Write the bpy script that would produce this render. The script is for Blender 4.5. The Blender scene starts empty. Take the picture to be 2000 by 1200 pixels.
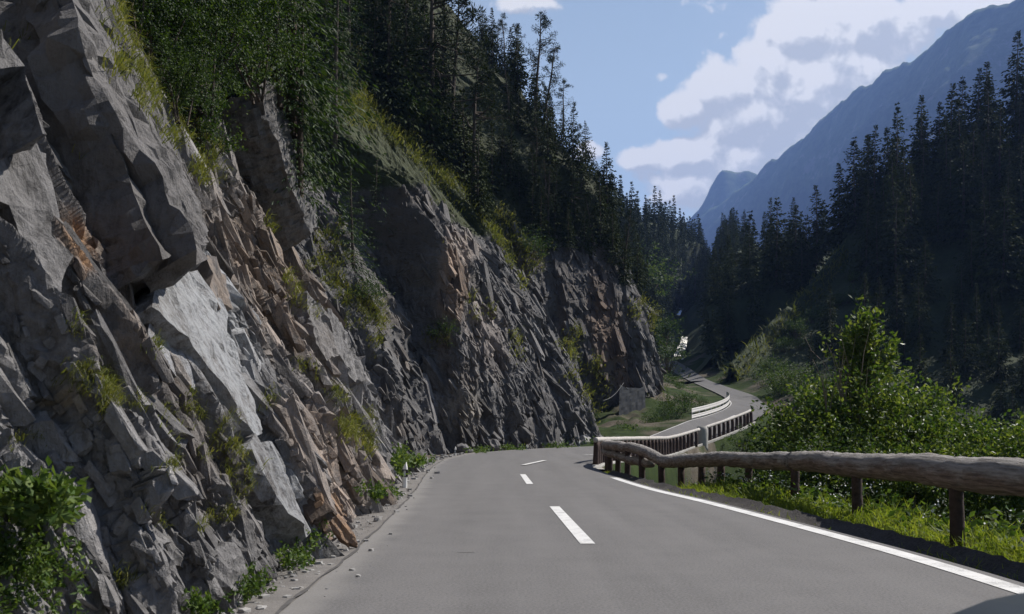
import bpy, math, random
import numpy as np
from mathutils import Vector

# ---------------------------------------------------------------- camera, sky, sun
FPX, HOR, CAMH = 1850.0, 848.0, 1.25          # focal length and horizon in photo pixels, eye height
sc = bpy.context.scene
C = sc.collection
cam = bpy.data.cameras.new('camera')
cam_o = bpy.data.objects.new('camera', cam); C.objects.link(cam_o)
cam.sensor_width = 36.0
cam.lens = 36.0 * FPX / 2000.0
cam.shift_y = (HOR - 600.0) / 2000.0
cam.clip_start = 0.05; cam.clip_end = 20000.0
cam.dof.use_dof = True; cam.dof.focus_distance = 24.0; cam.dof.aperture_fstop = 6.3
cam_o.location = (0, 0, CAMH); cam_o.rotation_euler = (math.radians(90), 0, 0)
sc.camera = cam_o

SUN_AZ, SUN_EL = math.radians(67.0), math.radians(48.0)   # azimuth clockwise from +Y
SUN_DIR = Vector((math.sin(SUN_AZ)*math.cos(SUN_EL), math.cos(SUN_AZ)*math.cos(SUN_EL), math.sin(SUN_EL)))
sun = bpy.data.lights.new('sun', 'SUN'); sun.energy = 5.0; sun.angle = math.radians(0.5); sun.color = (1.0, 0.955, 0.89)
sun_o = bpy.data.objects.new('sun', sun); C.objects.link(sun_o)
sun_o.rotation_euler = (-SUN_DIR).to_track_quat('-Z', 'Y').to_euler()

sc.view_settings.view_transform = 'Standard'
sc.view_settings.look = 'None'
sc.view_settings.exposure = 0.5
sc.view_settings.gamma = 1.0
sc.render.engine = 'CYCLES'
cy = sc.cycles
cy.use_denoising = True
cy.max_bounces = 5; cy.diffuse_bounces = 2; cy.glossy_bounces = 2; cy.transmission_bounces = 3
cy.volume_bounces = 0; cy.transparent_max_bounces = 6
cy.sample_clamp_indirect = 4.0

SKY_STRENGTH = 0.052
world = bpy.data.worlds.new('World'); sc.world = world; world.use_nodes = True


class NT:
    """thin helper for node trees"""
    def __init__(self, nt): self.nt = nt
    def n(self, typ, **kw):
        nd = self.nt.nodes.new(typ)
        for k, v in kw.items():
            if k.startswith('i_'):
                nd.inputs[k[2:].replace('_', ' ')].default_value = v
            else:
                setattr(nd, k, v)
        return nd
    def l(self, a, b): self.nt.links.new(a, b)
    def put(self, sock, v):
        if isinstance(v, bpy.types.NodeSocket): self.l(v, sock)
        else: sock.default_value = v
    def math(self, op, a, b=0.0, c=0.0, clamp=False):
        m = self.nt.nodes.new('ShaderNodeMath'); m.operation = op; m.use_clamp = clamp
        self.put(m.inputs[0], a); self.put(m.inputs[1], b)
        self.put(m.inputs[2], c)
        return m.outputs[0]
    def vec(self, op, a, b=(0, 0, 0)):
        m = self.nt.nodes.new('ShaderNodeVectorMath'); m.operation = op
        self.put(m.inputs[0], a); self.put(m.inputs[1], b)
        return m.outputs['Value'] if op in ('DOT_PRODUCT', 'LENGTH') else m.outputs[0]
    def mix(self, f, a, b, mode='MIX'):
        m = self.nt.nodes.new('ShaderNodeMix'); m.data_type = 'RGBA'; m.blend_type = mode
        self.put(m.inputs[0], f)
        self.put(m.inputs[6], a if isinstance(a, bpy.types.NodeSocket) else (*a, 1.0))
        self.put(m.inputs[7], b if isinstance(b, bpy.types.NodeSocket) else (*b, 1.0))
        return m.outputs[2]
    def ramp(self, f, stops, interp='LINEAR'):
        r = self.nt.nodes.new('ShaderNodeValToRGB'); cr = r.color_ramp; cr.interpolation = interp
        while len(cr.elements) < len(stops): cr.elements.new(0.5)
        for e, (p, c) in zip(cr.elements, stops):
            e.position = p; e.color = (*c, 1.0) if len(c) == 3 else c
        self.l(f, r.inputs[0]); return r.outputs[0]
    def sstep(self, x, a, b):
        m = self.nt.nodes.new('ShaderNodeMapRange'); m.interpolation_type = 'SMOOTHSTEP'
        self.put(m.inputs[0], x); m.inputs[1].default_value = a; m.inputs[2].default_value = b
        m.inputs[3].default_value = 0.0; m.inputs[4].default_value = 1.0
        return m.outputs[0]
    def noise(self, v, scale, detail=4.0, rough=0.55, dim='3D', w=None):
        t = self.nt.nodes.new('ShaderNodeTexNoise'); t.noise_dimensions = dim
        if v is not None: self.l(v, t.inputs['Vector'])
        t.inputs['Scale'].default_value = scale; t.inputs['Detail'].default_value = detail
        t.inputs['Roughness'].default_value = rough
        return t.outputs[0]


def build_world():
    T = NT(world.node_tree); nt = T.nt; nt.nodes.clear()
    out = T.n('ShaderNodeOutputWorld'); bg = T.n('ShaderNodeBackground'); bg.inputs[1].default_value = SKY_STRENGTH
    T.l(bg.outputs[0], out.inputs[0])
    sky = T.n('ShaderNodeTexSky'); sky.sky_type = 'NISHITA'; sky.sun_disc = False
    sky.sun_elevation = SUN_EL; sky.sun_rotation = SUN_AZ
    sky.altitude = 900.0; sky.air_density = 1.0; sky.dust_density = 1.5; sky.ozone_density = 1.2
    tc = T.n('ShaderNodeTexCoord'); sep = T.n('ShaderNodeSeparateXYZ'); T.l(tc.outputs['Generated'], sep.inputs[0])
    y = T.math('MAXIMUM', sep.outputs[1], 0.04)
    u = T.math('DIVIDE', sep.outputs[0], y); v = T.math('DIVIDE', sep.outputs[2], y)
    cmb = T.n('ShaderNodeCombineXYZ'); T.l(u, cmb.inputs[0]); T.l(v, cmb.inputs[1])
    # cumulus banks: (direction given as photo px, px radius, weight)
    blobs = [(1500, 140, 62, 66, .9), (1590, 60, 95, 60, 1.0), (1690, 45, 90, 55, .95), (1410, 175, 62, 52, .85), (1340, 215, 48, 36, .8),
             (1480, 240, 110, 70, .85), (1620, 170, 130, 90, 1.0), (1760, 60, 80, 60, .75), (1450, 320, 110, 60, .85),
             (1330, 310, 75, 34, .85), (1250, 308, 50, 22, .72), (1350, 360, 70, 42, .9), (1300, 350, 60, 30, .55), (1830, 15, 70, 40, .8),
             (1740, 150, 70, 45, .6), (1920, 20, 90, 45, .9), (1560, 330, 120, 70, .8), (1150, 295, 32, 20, .62),
             (1296, 150, 22, 18, .42), (1020, 5, 75, 26, .5), (1370, 10, 80, 22, .36), (2150, 40, 200, 80, .8), (1180, 200, 40, 20, .2)]
    def G(vec, items):
        acc = None
        for (px, py, rx, ry, w) in items:
            d = T.vec('SUBTRACT', vec, ((px-1000)/FPX, (HOR-py)/FPX, 0))
            d = T.vec('MULTIPLY', d, (FPX/rx/1.25, FPX/ry/1.25, 0))
            q = T.vec('DOT_PRODUCT', d, d)
            e = T.math('MULTIPLY', T.math('POWER', 2.71828, T.math('MULTIPLY', q, -1.0)), w)
            acc = e if acc is None else T.math('SMOOTH_MAX', acc, e, 0.12)
        return acc
    def dens(vec):
        g = G(vec, blobs)
        wn = T.n('ShaderNodeTexNoise'); wn.noise_dimensions = '2D'; T.l(vec, wn.inputs[0]); wn.inputs['Scale'].default_value = 16; wn.inputs['Detail'].default_value = 3
        wv = T.vec('ADD', vec, T.vec('MULTIPLY', T.vec('SUBTRACT', wn.outputs[1], (.5, .5, .5)), (.035, .035, 0)))
        vo = T.n('ShaderNodeTexVoronoi'); vo.feature = 'SMOOTH_F1'; vo.voronoi_dimensions = '2D'
        T.l(wv, vo.inputs['Vector']); vo.inputs['Scale'].default_value = 22; vo.inputs['Detail'].default_value = 3.0
        vo.inputs['Roughness'].default_value = .55; vo.inputs['Smoothness'].default_value = .35
        nz = T.noise(vec, 26, 9, .62, '2D')
        a = T.math('ADD', T.math('SUBTRACT', T.math('MULTIPLY', g, 2.0), .16), T.math('MULTIPLY', T.math('SUBTRACT', .42, vo.outputs['Distance']), .50))
        return T.math('ADD', a, T.math('MULTIPLY', T.math('SUBTRACT', nz, .5), .75)), g
    d0, g0 = dens(cmb.outputs[0])
    d1, _ = dens(T.vec('ADD', cmb.outputs[0], (-.007, .013, 0)))
    alpha = T.sstep(d0, .16, .56)
    lit = T.math('ADD', .50, T.math('MULTIPLY', T.math('SUBTRACT', d0, d1), 2.4))
    thick = T.sstep(d0, .9, 1.7)
    lit = T.math('SUBTRACT', lit, T.math('MULTIPLY', thick, .12))
    shade_blobs = [(1470, 275, 110, 60, .45), (1640, 215, 110, 45, .22), (1590, 330, 150, 80, .45), (1430, 375, 50, 50, .2)]
    lit = T.math('SUBTRACT', lit, T.math('MULTIPLY', G(cmb.outputs[0], shade_blobs), 1.0))
    bright_blobs = [(1690, 88, 110, 34, .38), (1420, 190, 80, 45, .3), (1575, 160, 60, 28, .35), (1760, 130, 60, 30, .25), (1590, 45, 110, 50, .25), (1690, 40, 100, 50, .25), (1330, 215, 60, 40, .3), (1490, 120, 70, 60, .25), (1310, 310, 120, 40, .3), (1880, 15, 90, 50, .5), (1330,370,60,30,.3)]
    lit = T.math('ADD', lit, G(cmb.outputs[0], bright_blobs), 0, True)
    ccol = T.ramp(lit, [(0.0, (7.4, 7.7, 8.1)), (.35, (8.4, 8.6, 8.9)), (.7, (10.2, 10.3, 10.3)), (1.0, (12.4, 12.2, 11.9))])
    # thin veil
    veil = T.math('MULTIPLY', T.sstep(T.noise(cmb.outputs[0], 5.0, 6, .6, '2D'), .42, .75), .22)
    lowhaze = T.math('MULTIPLY', T.math('MULTIPLY', T.math('SUBTRACT', 1.0, T.sstep(sep.outputs[2], .2, .8)), T.sstep(sep.outputs[1], -.1, .5)), .8)
    base = T.mix(lowhaze, sky.outputs[0], (7.6, 9.6, 11.4))
    base = T.mix(veil, base, (7.2, 8.0, 9.4))
    col = T.mix(alpha, base, ccol)
    T.l(col, bg.inputs[0])
build_world()

# ---------------------------------------------------------------- numeric helpers
RNG = np.random.default_rng(7)
random.seed(7)

def PW(px, py, Y):
    """world point at depth Y seen at photo pixel (px, py)"""
    return np.array([(px-1000.0)/FPX*Y, Y, CAMH + (HOR-py)/FPX*Y])

def proj(P):
    P = np.asarray(P, float); Y = np.maximum(P[..., 1], 0.05)
    return 1000 + FPX*P[..., 0]/Y, HOR - FPX*(P[..., 2]-CAMH)/Y

def _h(ix, iy, iz, seed):
    with np.errstate(over='ignore'):
        n = (ix.astype(np.int64)*374761393 + iy.astype(np.int64)*668265263 + iz.astype(np.int64)*2147483647 + seed*1274126177) & 0xFFFFFFFF
        n = ((n ^ (n >> 13)) * 1274126177) & 0xFFFFFFFF
        n = ((n ^ (n >> 16)) * 2246822519) & 0xFFFFFFFF
        n = n ^ (n >> 15)
    return (n & 0xFFFFFF) / float(0xFFFFFF)

def vnoise(x, y, z=None, seed=0):
    x = np.asarray(x, float); y = np.asarray(y, float)
    z = np.zeros_like(x) if z is None else np.asarray(z, float)
    ix, iy, iz = np.floor(x), np.floor(y), np.floor(z)
    fx, fy, fz = x-ix, y-iy, z-iz
    ix, iy, iz = ix.astype(np.int64), iy.astype(np.int64), iz.astype(np.int64)
    sx, sy, sz = [f*f*f*(f*(f*6-15)+10) for f in (fx, fy, fz)]
    r = 0
    for dx in (0, 1):
        for dy in (0, 1):
            for dz in (0, 1):
                w = (sx if dx else 1-sx)*(sy if dy else 1-sy)*(sz if dz else 1-sz)
                r = r + w*_h(ix+dx, iy+dy, iz+dz, seed)
    return r*2-1

def fbm(x, y, z=None, octv=5, gain=.5, lac=2.03, seed=0, ridged=False):
    a, r, f = 1.0, 0, 1.0
    for o in range(octv):
        n = vnoise(np.asarray(x)*f, np.asarray(y)*f, None if z is None else np.asarray(z)*f, seed+o*17)
        if ridged: n = 1-2*np.abs(n)
        r = r + a*n; a *= gain; f *= lac
    return r

def facets(x, y, seed=0, tilt=1.0):
    """piecewise planar cells: each Voronoi cell gets its own height and tilt"""
    ix, iy = np.floor(x).astype(np.int64), np.floor(y).astype(np.int64)
    best = np.full(x.shape, 1e9); out = np.zeros_like(x); second = np.full(x.shape, 1e9)
    zero = np.zeros_like(ix)
    for dx in (-1, 0, 1):
        for dy in (-1, 0, 1):
            cx, cy_ = ix+dx, iy+dy
            px = cx + _h(cx, cy_, zero, seed+1); py = cy_ + _h(cx, cy_, zero, seed+2)
            d = (px-x)**2 + (py-y)**2
            h = _h(cx, cy_, zero, seed+3)-.5; gx = _h(cx, cy_, zero, seed+4)-.5; gy = _h(cx, cy_, zero, seed+5)-.5
            val = h + tilt*(gx*(x-px) + gy*(y-py))
            m = d < best
            second = np.where(m, best, np.minimum(second, d))
            out = np.where(m, val, out); best = np.where(m, d, best)
    return out, np.sqrt(second)-np.sqrt(best)

def facets3(p, seed, tilt=1.6):
    """piecewise planar 3-D cells"""
    ix = np.floor(p).astype(np.int64); x, y, z = p[:, 0], p[:, 1], p[:, 2]
    best = np.full(len(p), 1e9); out = np.zeros(len(p))
    for dx in (-1, 0, 1):
        for dy in (-1, 0, 1):
            for dz in (-1, 0, 1):
                cx, cy_, cz = ix[:, 0]+dx, ix[:, 1]+dy, ix[:, 2]+dz
                h = _h(cx, cy_, cz, seed); h2 = (h*977.13) % 1; h3 = (h*7411.7) % 1
                ex, ey, ez = cx+h-x, cy_+h2-y, cz+h3-z
                d = ex*ex+ey*ey+ez*ez; m = d < best
                if not m.any(): continue
                h4 = (h*3571.9) % 1; g1 = (h*521.3) % 1-.5; g2 = (h*1877.7) % 1-.5; g3 = (h*8111.1) % 1-.5
                out = np.where(m, h4-.5-tilt*(g1*ex+g2*ey+g3*ez), out); best = np.where(m, d, best)
    return out

def saw(q, seed, amp_var=.7):
    """strata: jumps out at each whole number, then falls back slowly"""
    i = np.floor(q); f = q-i
    j = 1-amp_var+amp_var*2*_h(i.astype(np.int64), np.zeros_like(i, dtype=np.int64), np.zeros_like(i, dtype=np.int64), seed)
    rise = np.clip(f/.07, 0, 1)
    return j*(rise*(1-f)) 

def sst(x, a, b):
    t = np.clip((x-a)/(b-a), 0, 1); return t*t*(3-2*t)

def spline(pts, n):
    """Catmull-Rom through pts, n samples evenly by length"""
    P = np.asarray(pts, float); k = len(P)
    Q = np.vstack([2*P[0]-P[1], P, 2*P[-1]-P[-2]]); res = []
    for i in range(k-1):
        p0, p1, p2, p3 = Q[i], Q[i+1], Q[i+2], Q[i+3]
        for t in np.linspace(0, 1, 24, endpoint=False):
            res.append(.5*((2*p1)+(-p0+p2)*t+(2*p0-5*p1+4*p2-p3)*t*t+(-p0+3*p1-3*p2+p3)*t**3))
    res.append(P[-1]); res = np.array(res)
    d = np.r_[0, np.cumsum(np.linalg.norm(np.diff(res[:, :2], axis=0), axis=1))]
    s = np.linspace(0, d[-1], n)
    return np.stack([np.interp(s, d, res[:, c]) for c in range(res.shape[1])], 1)

# ---------------------------------------------------------------- object helpers
def link(name, me, parent=None, loc=None):
    o = bpy.data.objects.new(name, me); C.objects.link(o)
    if parent is not None: o.parent = parent
    if loc is not None: o.location = loc
    return o

def tag(o, label=None, cat=None, group=None, kind=None):
    if label: o['label'] = label
    if cat: o['category'] = cat
    if group: o['group'] = group
    if kind: o['kind'] = kind
    return o

def empty(name, loc=(0, 0, 0), rz=0.0):
    o = bpy.data.objects.new(name, None); C.objects.link(o)
    o.location = loc; o.rotation_euler = (0, 0, rz); o.empty_display_size = .3
    return o

def mesh_np(name, V, F, mats, smooth=False, midx=None, attrs=None):
    """mesh from numpy arrays; F is (n,k) or a list of such arrays"""
    Fs = F if isinstance(F, list) else [F]
    Fs = [np.atleast_2d(np.asarray(f, np.int32)) for f in Fs if len(f)]
    me = bpy.data.meshes.new(name)
    V = np.asarray(V, np.float32)
    me.vertices.add(len(V)); me.vertices.foreach_set('co', V.ravel())
    loops = np.concatenate([f.ravel() for f in Fs]); tot = np.concatenate([np.full(len(f), f.shape[1], np.int32) for f in Fs])
    me.loops.add(len(loops)); me.loops.foreach_set('vertex_index', loops)
    me.polygons.add(len(tot)); st = np.r_[0, np.cumsum(tot)[:-1]].astype(np.int32)
    me.polygons.foreach_set('loop_start', st); me.polygons.foreach_set('loop_total', tot)
    if midx is not None: me.polygons.foreach_set('material_index', np.asarray(midx, np.int32))
    me.polygons.foreach_set('use_smooth', np.full(len(tot), smooth))
    for m in (mats if isinstance(mats, (list, tuple)) else [mats]): me.materials.append(m)
    for k, a in (attrs or {}).items():
        a = np.asarray(a, np.float32)
        if a.ndim == 2:
            at = me.attributes.new(k, 'FLOAT_COLOR', 'POINT'); at.data.foreach_set('color', a.ravel())
        else:
            at = me.attributes.new(k, 'FLOAT', 'POINT'); at.data.foreach_set('value', a)
    me.update(calc_edges=True)
    return me

def grid_faces(na, nb, flip=False):
    i, j = np.meshgrid(np.arange(na-1), np.arange(nb-1), indexing='ij')
    a = (i*nb+j).ravel(); q = np.stack([a, a+nb, a+nb+1, a+1], 1)
    return q[:, ::-1] if flip else q

class Geo:
    """collects pieces into one mesh"""
    def __init__(self): self.V = []; self.Q = []; self.T = []; self.n = 0
    def add(self, V, Q=None, T=None):
        V = np.asarray(V, float)
        if Q is not None and len(Q): self.Q.append(np.asarray(Q)+self.n)
        if T is not None and len(T): self.T.append(np.asarray(T)+self.n)
        self.V.append(V); self.n += len(V)
    def tube(self, pts, rad, seg=8, cap=True, jitter=0.0, seed=0):
        pts = np.asarray(pts, float); n = len(pts); rad = np.broadcast_to(np.asarray(rad, float), (n,))
        tan = np.gradient(pts, axis=0); tan /= np.linalg.norm(tan, axis=1)[:, None]+1e-9
        up = np.array([0, 0, 1.0]) if abs(tan[0, 2]) < .8 else np.array([1.0, 0, 0])
        V = []
        for k in range(n):
            a = np.cross(up, tan[k]); a /= np.linalg.norm(a)+1e-9; b = np.cross(tan[k], a)
            th = np.arange(seg)/seg*2*math.pi
            r = rad[k]
            if jitter: r = r*(1+jitter*vnoise(np.cos(th)*1.7+seed, np.sin(th)*1.7, np.full(seg, k*.55), seed)+jitter*.5*vnoise(np.cos(th)*5+seed, np.sin(th)*5, np.full(seg, k*1.3), seed+3))
            V.append(pts[k]+(np.cos(th)*r)[:, None]*a+(np.sin(th)*r)[:, None]*b)
        V = np.concatenate(V); Q = []
        for k in range(n-1):
            for j in range(seg):
                j2 = (j+1) % seg
                Q.append((k*seg+j, k*seg+j2, (k+1)*seg+j2, (k+1)*seg+j))
        T = []
        if cap:
            V = np.vstack([V, pts[0], pts[-1]]); c0, c1 = n*seg, n*seg+1
            for j in range(seg):
                j2 = (j+1) % seg
                T.append((c0, j2, j)); T.append((c1, (n-1)*seg+j, (n-1)*seg+j2))
        self.add(V, Q, T)
    def box(self, c, sx, sy, sz, rz=0.0):
        p = np.array([(x, y, z) for x in (-1, 1) for y in (-1, 1) for z in (-1, 1)], float)*np.array([sx, sy, sz])/2
        ca, sa = math.cos(rz), math.sin(rz)
        p = np.stack([p[:, 0]*ca-p[:, 1]*sa, p[:, 0]*sa+p[:, 1]*ca, p[:, 2]], 1)+np.asarray(c)
        self.add(p, [(0, 1, 3, 2), (4, 6, 7, 5), (0, 4, 5, 1), (2, 3, 7, 6), (0, 2, 6, 4), (1, 5, 7, 3)])
    def mesh(self, name, mats, smooth=False, **k):
        F = []
        if self.Q: F.append(np.concatenate(self.Q))
        if self.T: F.append(np.concatenate(self.T))
        return mesh_np(name, np.concatenate(self.V), F, mats, smooth, **k)

def rand_unit(n, rng=RNG):
    v = rng.normal(size=(n, 3)); return v/np.linalg.norm(v, axis=1)[:, None]

def norm(v): return v/(np.linalg.norm(v, axis=-1, keepdims=True)+1e-9)

def leaves(geo, base, D, L, W, rng=RNG, U=None):
    """diamond leaves / needle sprays: base points, directions, lengths, widths"""
    n = len(base)
    if not n: return
    D = norm(D)
    if U is None: U = norm(np.cross(D, rand_unit(n, rng)))
    L = np.broadcast_to(np.asarray(L, float), (n,))[:, None]; W = np.broadcast_to(np.asarray(W, float), (n,))[:, None]
    nn = np.cross(D, U)
    V = np.stack([base, base+D*L*.45+U*W*.5+nn*W*.12, base+D*L, base+D*L*.45-U*W*.5+nn*W*.12], 1).reshape(-1, 3)
    q = np.arange(n*4).reshape(n, 4)
    geo.add(V, q)

def blades(geo, base, D, L, W, droop, rng=RNG):
    """grass blades of two quads, bending over"""
    n = len(base); D = norm(D); U = norm(np.cross(D, rand_unit(n, rng)))
    L = np.broadcast_to(np.asarray(L, float), (n,))[:, None]; W = np.broadcast_to(np.asarray(W, float), (n,))[:, None]
    droop = np.broadcast_to(np.asarray(droop, float), (n,))[:, None]
    side = rand_unit(n, rng); side[:, 2] = 0
    mid = base+D*L*.55; D2 = norm(D+(side*.5-np.array([0, 0, 1.0]))*droop); tip = mid+D2*L*.55
    V = np.stack([base-U*W*.5, base+U*W*.5, mid+U*W*.4, mid-U*W*.4, tip+U*W*.08, tip-U*W*.08], 1).reshape(-1, 3)
    k = np.arange(n)*6
    Q = np.concatenate([np.stack([k, k+1, k+2, k+3], 1), np.stack([k+3, k+2, k+4, k+5], 1)])
    geo.add(V, Q)

# ---------------------------------------------------------------- materials
def new_mat(name):
    m = bpy.data.materials.new(name); m.use_nodes = True
    T = NT(m.node_tree); T.nt.nodes.clear()
    out = T.n('ShaderNodeOutputMaterial')
    return m, T, out

def principled(T, out, col, rough=.8, bump=None, bump_d=.02, spec=.3, bump_s=1.0, metallic=0.0):
    b = T.n('ShaderNodeBsdfPrincipled')
    T.put(b.inputs['Base Color'], col if isinstance(col, bpy.types.NodeSocket) else (*col, 1))
    T.put(b.inputs['Roughness'], rough); b.inputs['Specular IOR Level'].default_value = spec
    b.inputs['Metallic'].default_value = metallic
    if bump is not None:
        bp = T.n('ShaderNodeBump'); bp.inputs['Strength'].default_value = bump_s; bp.inputs['Distance'].default_value = bump_d
        T.l(bump, bp.inputs['Height']); T.l(bp.outputs[0], b.inputs['Normal'])
    T.l(b.outputs[0], out.inputs[0]); return b

def mat_plain(name, col, rough=.7, var=.25, scale=6.0, bump_d=.004, spec=.3, metallic=0.0):
    m, T, out = new_mat(name)
    g = T.n('ShaderNodeNewGeometry'); nz = T.noise(g.outputs['Position'], scale, 6, .6)
    c = np.array(col)
    col_s = T.ramp(nz, [(.25, tuple(c*(1-var))), (.75, tuple(np.minimum(c*(1+var), 1)))])
    principled(T, out, col_s, rough, nz, bump_d, spec, metallic=metallic); return m

def mat_foliage(name, dark, mid, light, transl=.35, clump=1.2, rough=.6, spec=.25):
    m, T, out = new_mat(name)
    g = T.n('ShaderNodeNewGeometry'); oi = T.n('ShaderNodeObjectInfo')
    r = g.outputs['Random Per Island']
    nz = T.noise(g.outputs['Position'], clump, 3, .6)
    f = T.math('ADD', T.math('MULTIPLY', r, .55), T.math('MULTIPLY', nz, .6))
    f = T.math('ADD', f, T.math('MULTIPLY', T.math('SUBTRACT', oi.outputs['Random'], .5), .22))
    col = T.ramp(f, [(.2, dark), (.55, mid), (.95, light)])
    d = T.n('ShaderNodeBsdfPrincipled'); T.l(col, d.inputs['Base Color']); d.inputs['Roughness'].default_value = rough
    d.inputs['Specular IOR Level'].default_value = spec
    t = T.n('ShaderNodeBsdfTranslucent')
    tcol = T.mix(1.0, col, (1.35, 1.35, .6), 'MULTIPLY'); T.l(tcol, t.inputs[0])
    ms = T.n('ShaderNodeMixShader'); ms.inputs[0].default_value = transl
    T.l(d.outputs[0], ms.inputs[1]); T.l(t.outputs[0], ms.inputs[2]); T.l(ms.outputs[0], out.inputs[0])
    return m

def mat_rock(name, base_lo, base_hi, streak=(6.0, 6.0, 1.2), moss=(.026, .031, .012)):
    m, T, out = new_mat(name)
    g = T.n('ShaderNodeNewGeometry'); P = g.outputs['Position']
    mp = T.vec('MULTIPLY', P, streak)
    n1 = T.noise(P, .55, 5, .6); n2 = T.noise(mp, 1.0, 8, .68); n3 = T.noise(P, 14.0, 6, .7)
    f = T.math('ADD', T.math('MULTIPLY', n1, .38), T.math('ADD', T.math('MULTIPLY', n2, .50), T.math('MULTIPLY', n3, .42)))
    mid = tuple((np.array(base_lo)+np.array(base_hi))/2)
    col = T.ramp(f, [(.46, base_lo), (.62, mid), (.80, base_hi)])
    # brown weathering
    nb = T.noise(P, .35, 4, .6)
    col = T.mix(T.math('MULTIPLY', T.sstep(nb, .52, .70), .38), col, (.125, .095, .07))
    at = T.n('ShaderNodeAttribute'); at.attribute_name = 'stain_shade'
    sa = T.math('MULTIPLY', at.outputs['Alpha'], T.sstep(T.math('ADD', T.math('MULTIPLY', n2, .6), T.math('MULTIPLY', n3, .4)), .34, .58))
    col = T.mix(sa, col, at.outputs['Color'])
    tn = T.n('ShaderNodeAttribute'); tn.attribute_name = 'tone'
    tv = T.n('ShaderNodeCombineXYZ')
    for q in range(3): T.l(tn.outputs['Fac'], tv.inputs[q])
    col = T.mix(1.0, col, tv.outputs[0], 'MULTIPLY')
    am = T.n('ShaderNodeAttribute'); am.attribute_name = 'moss'
    mf = T.sstep(T.math('ADD', am.outputs['Fac'], T.math('MULTIPLY', T.math('SUBTRACT', n3, .5), .9)), .42, .62)
    mcol = T.ramp(n2, [(.3, moss), (.7, tuple(np.array(moss)*2.0))])
    col = T.mix(mf, col, mcol)
    # hairline cracks and pits
    vo = T.n('ShaderNodeTexVoronoi'); vo.feature = 'DISTANCE_TO_EDGE'; T.l(T.vec('MULTIPLY', P, (5.0, 5.0, 1.8)), vo.inputs['Vector'])
    vo.inputs['Scale'].default_value = 1.0
    crack = T.sstep(vo.outputs['Distance'], 0.0, .06)
    h = T.math('ADD', T.math('MULTIPLY', n2, .8), T.math('ADD', T.math('MULTIPLY', n3, .6), T.math('MULTIPLY', crack, .03)))
    principled(T, out, col, .85, h, .09, .25, 1.0); return m

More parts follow.
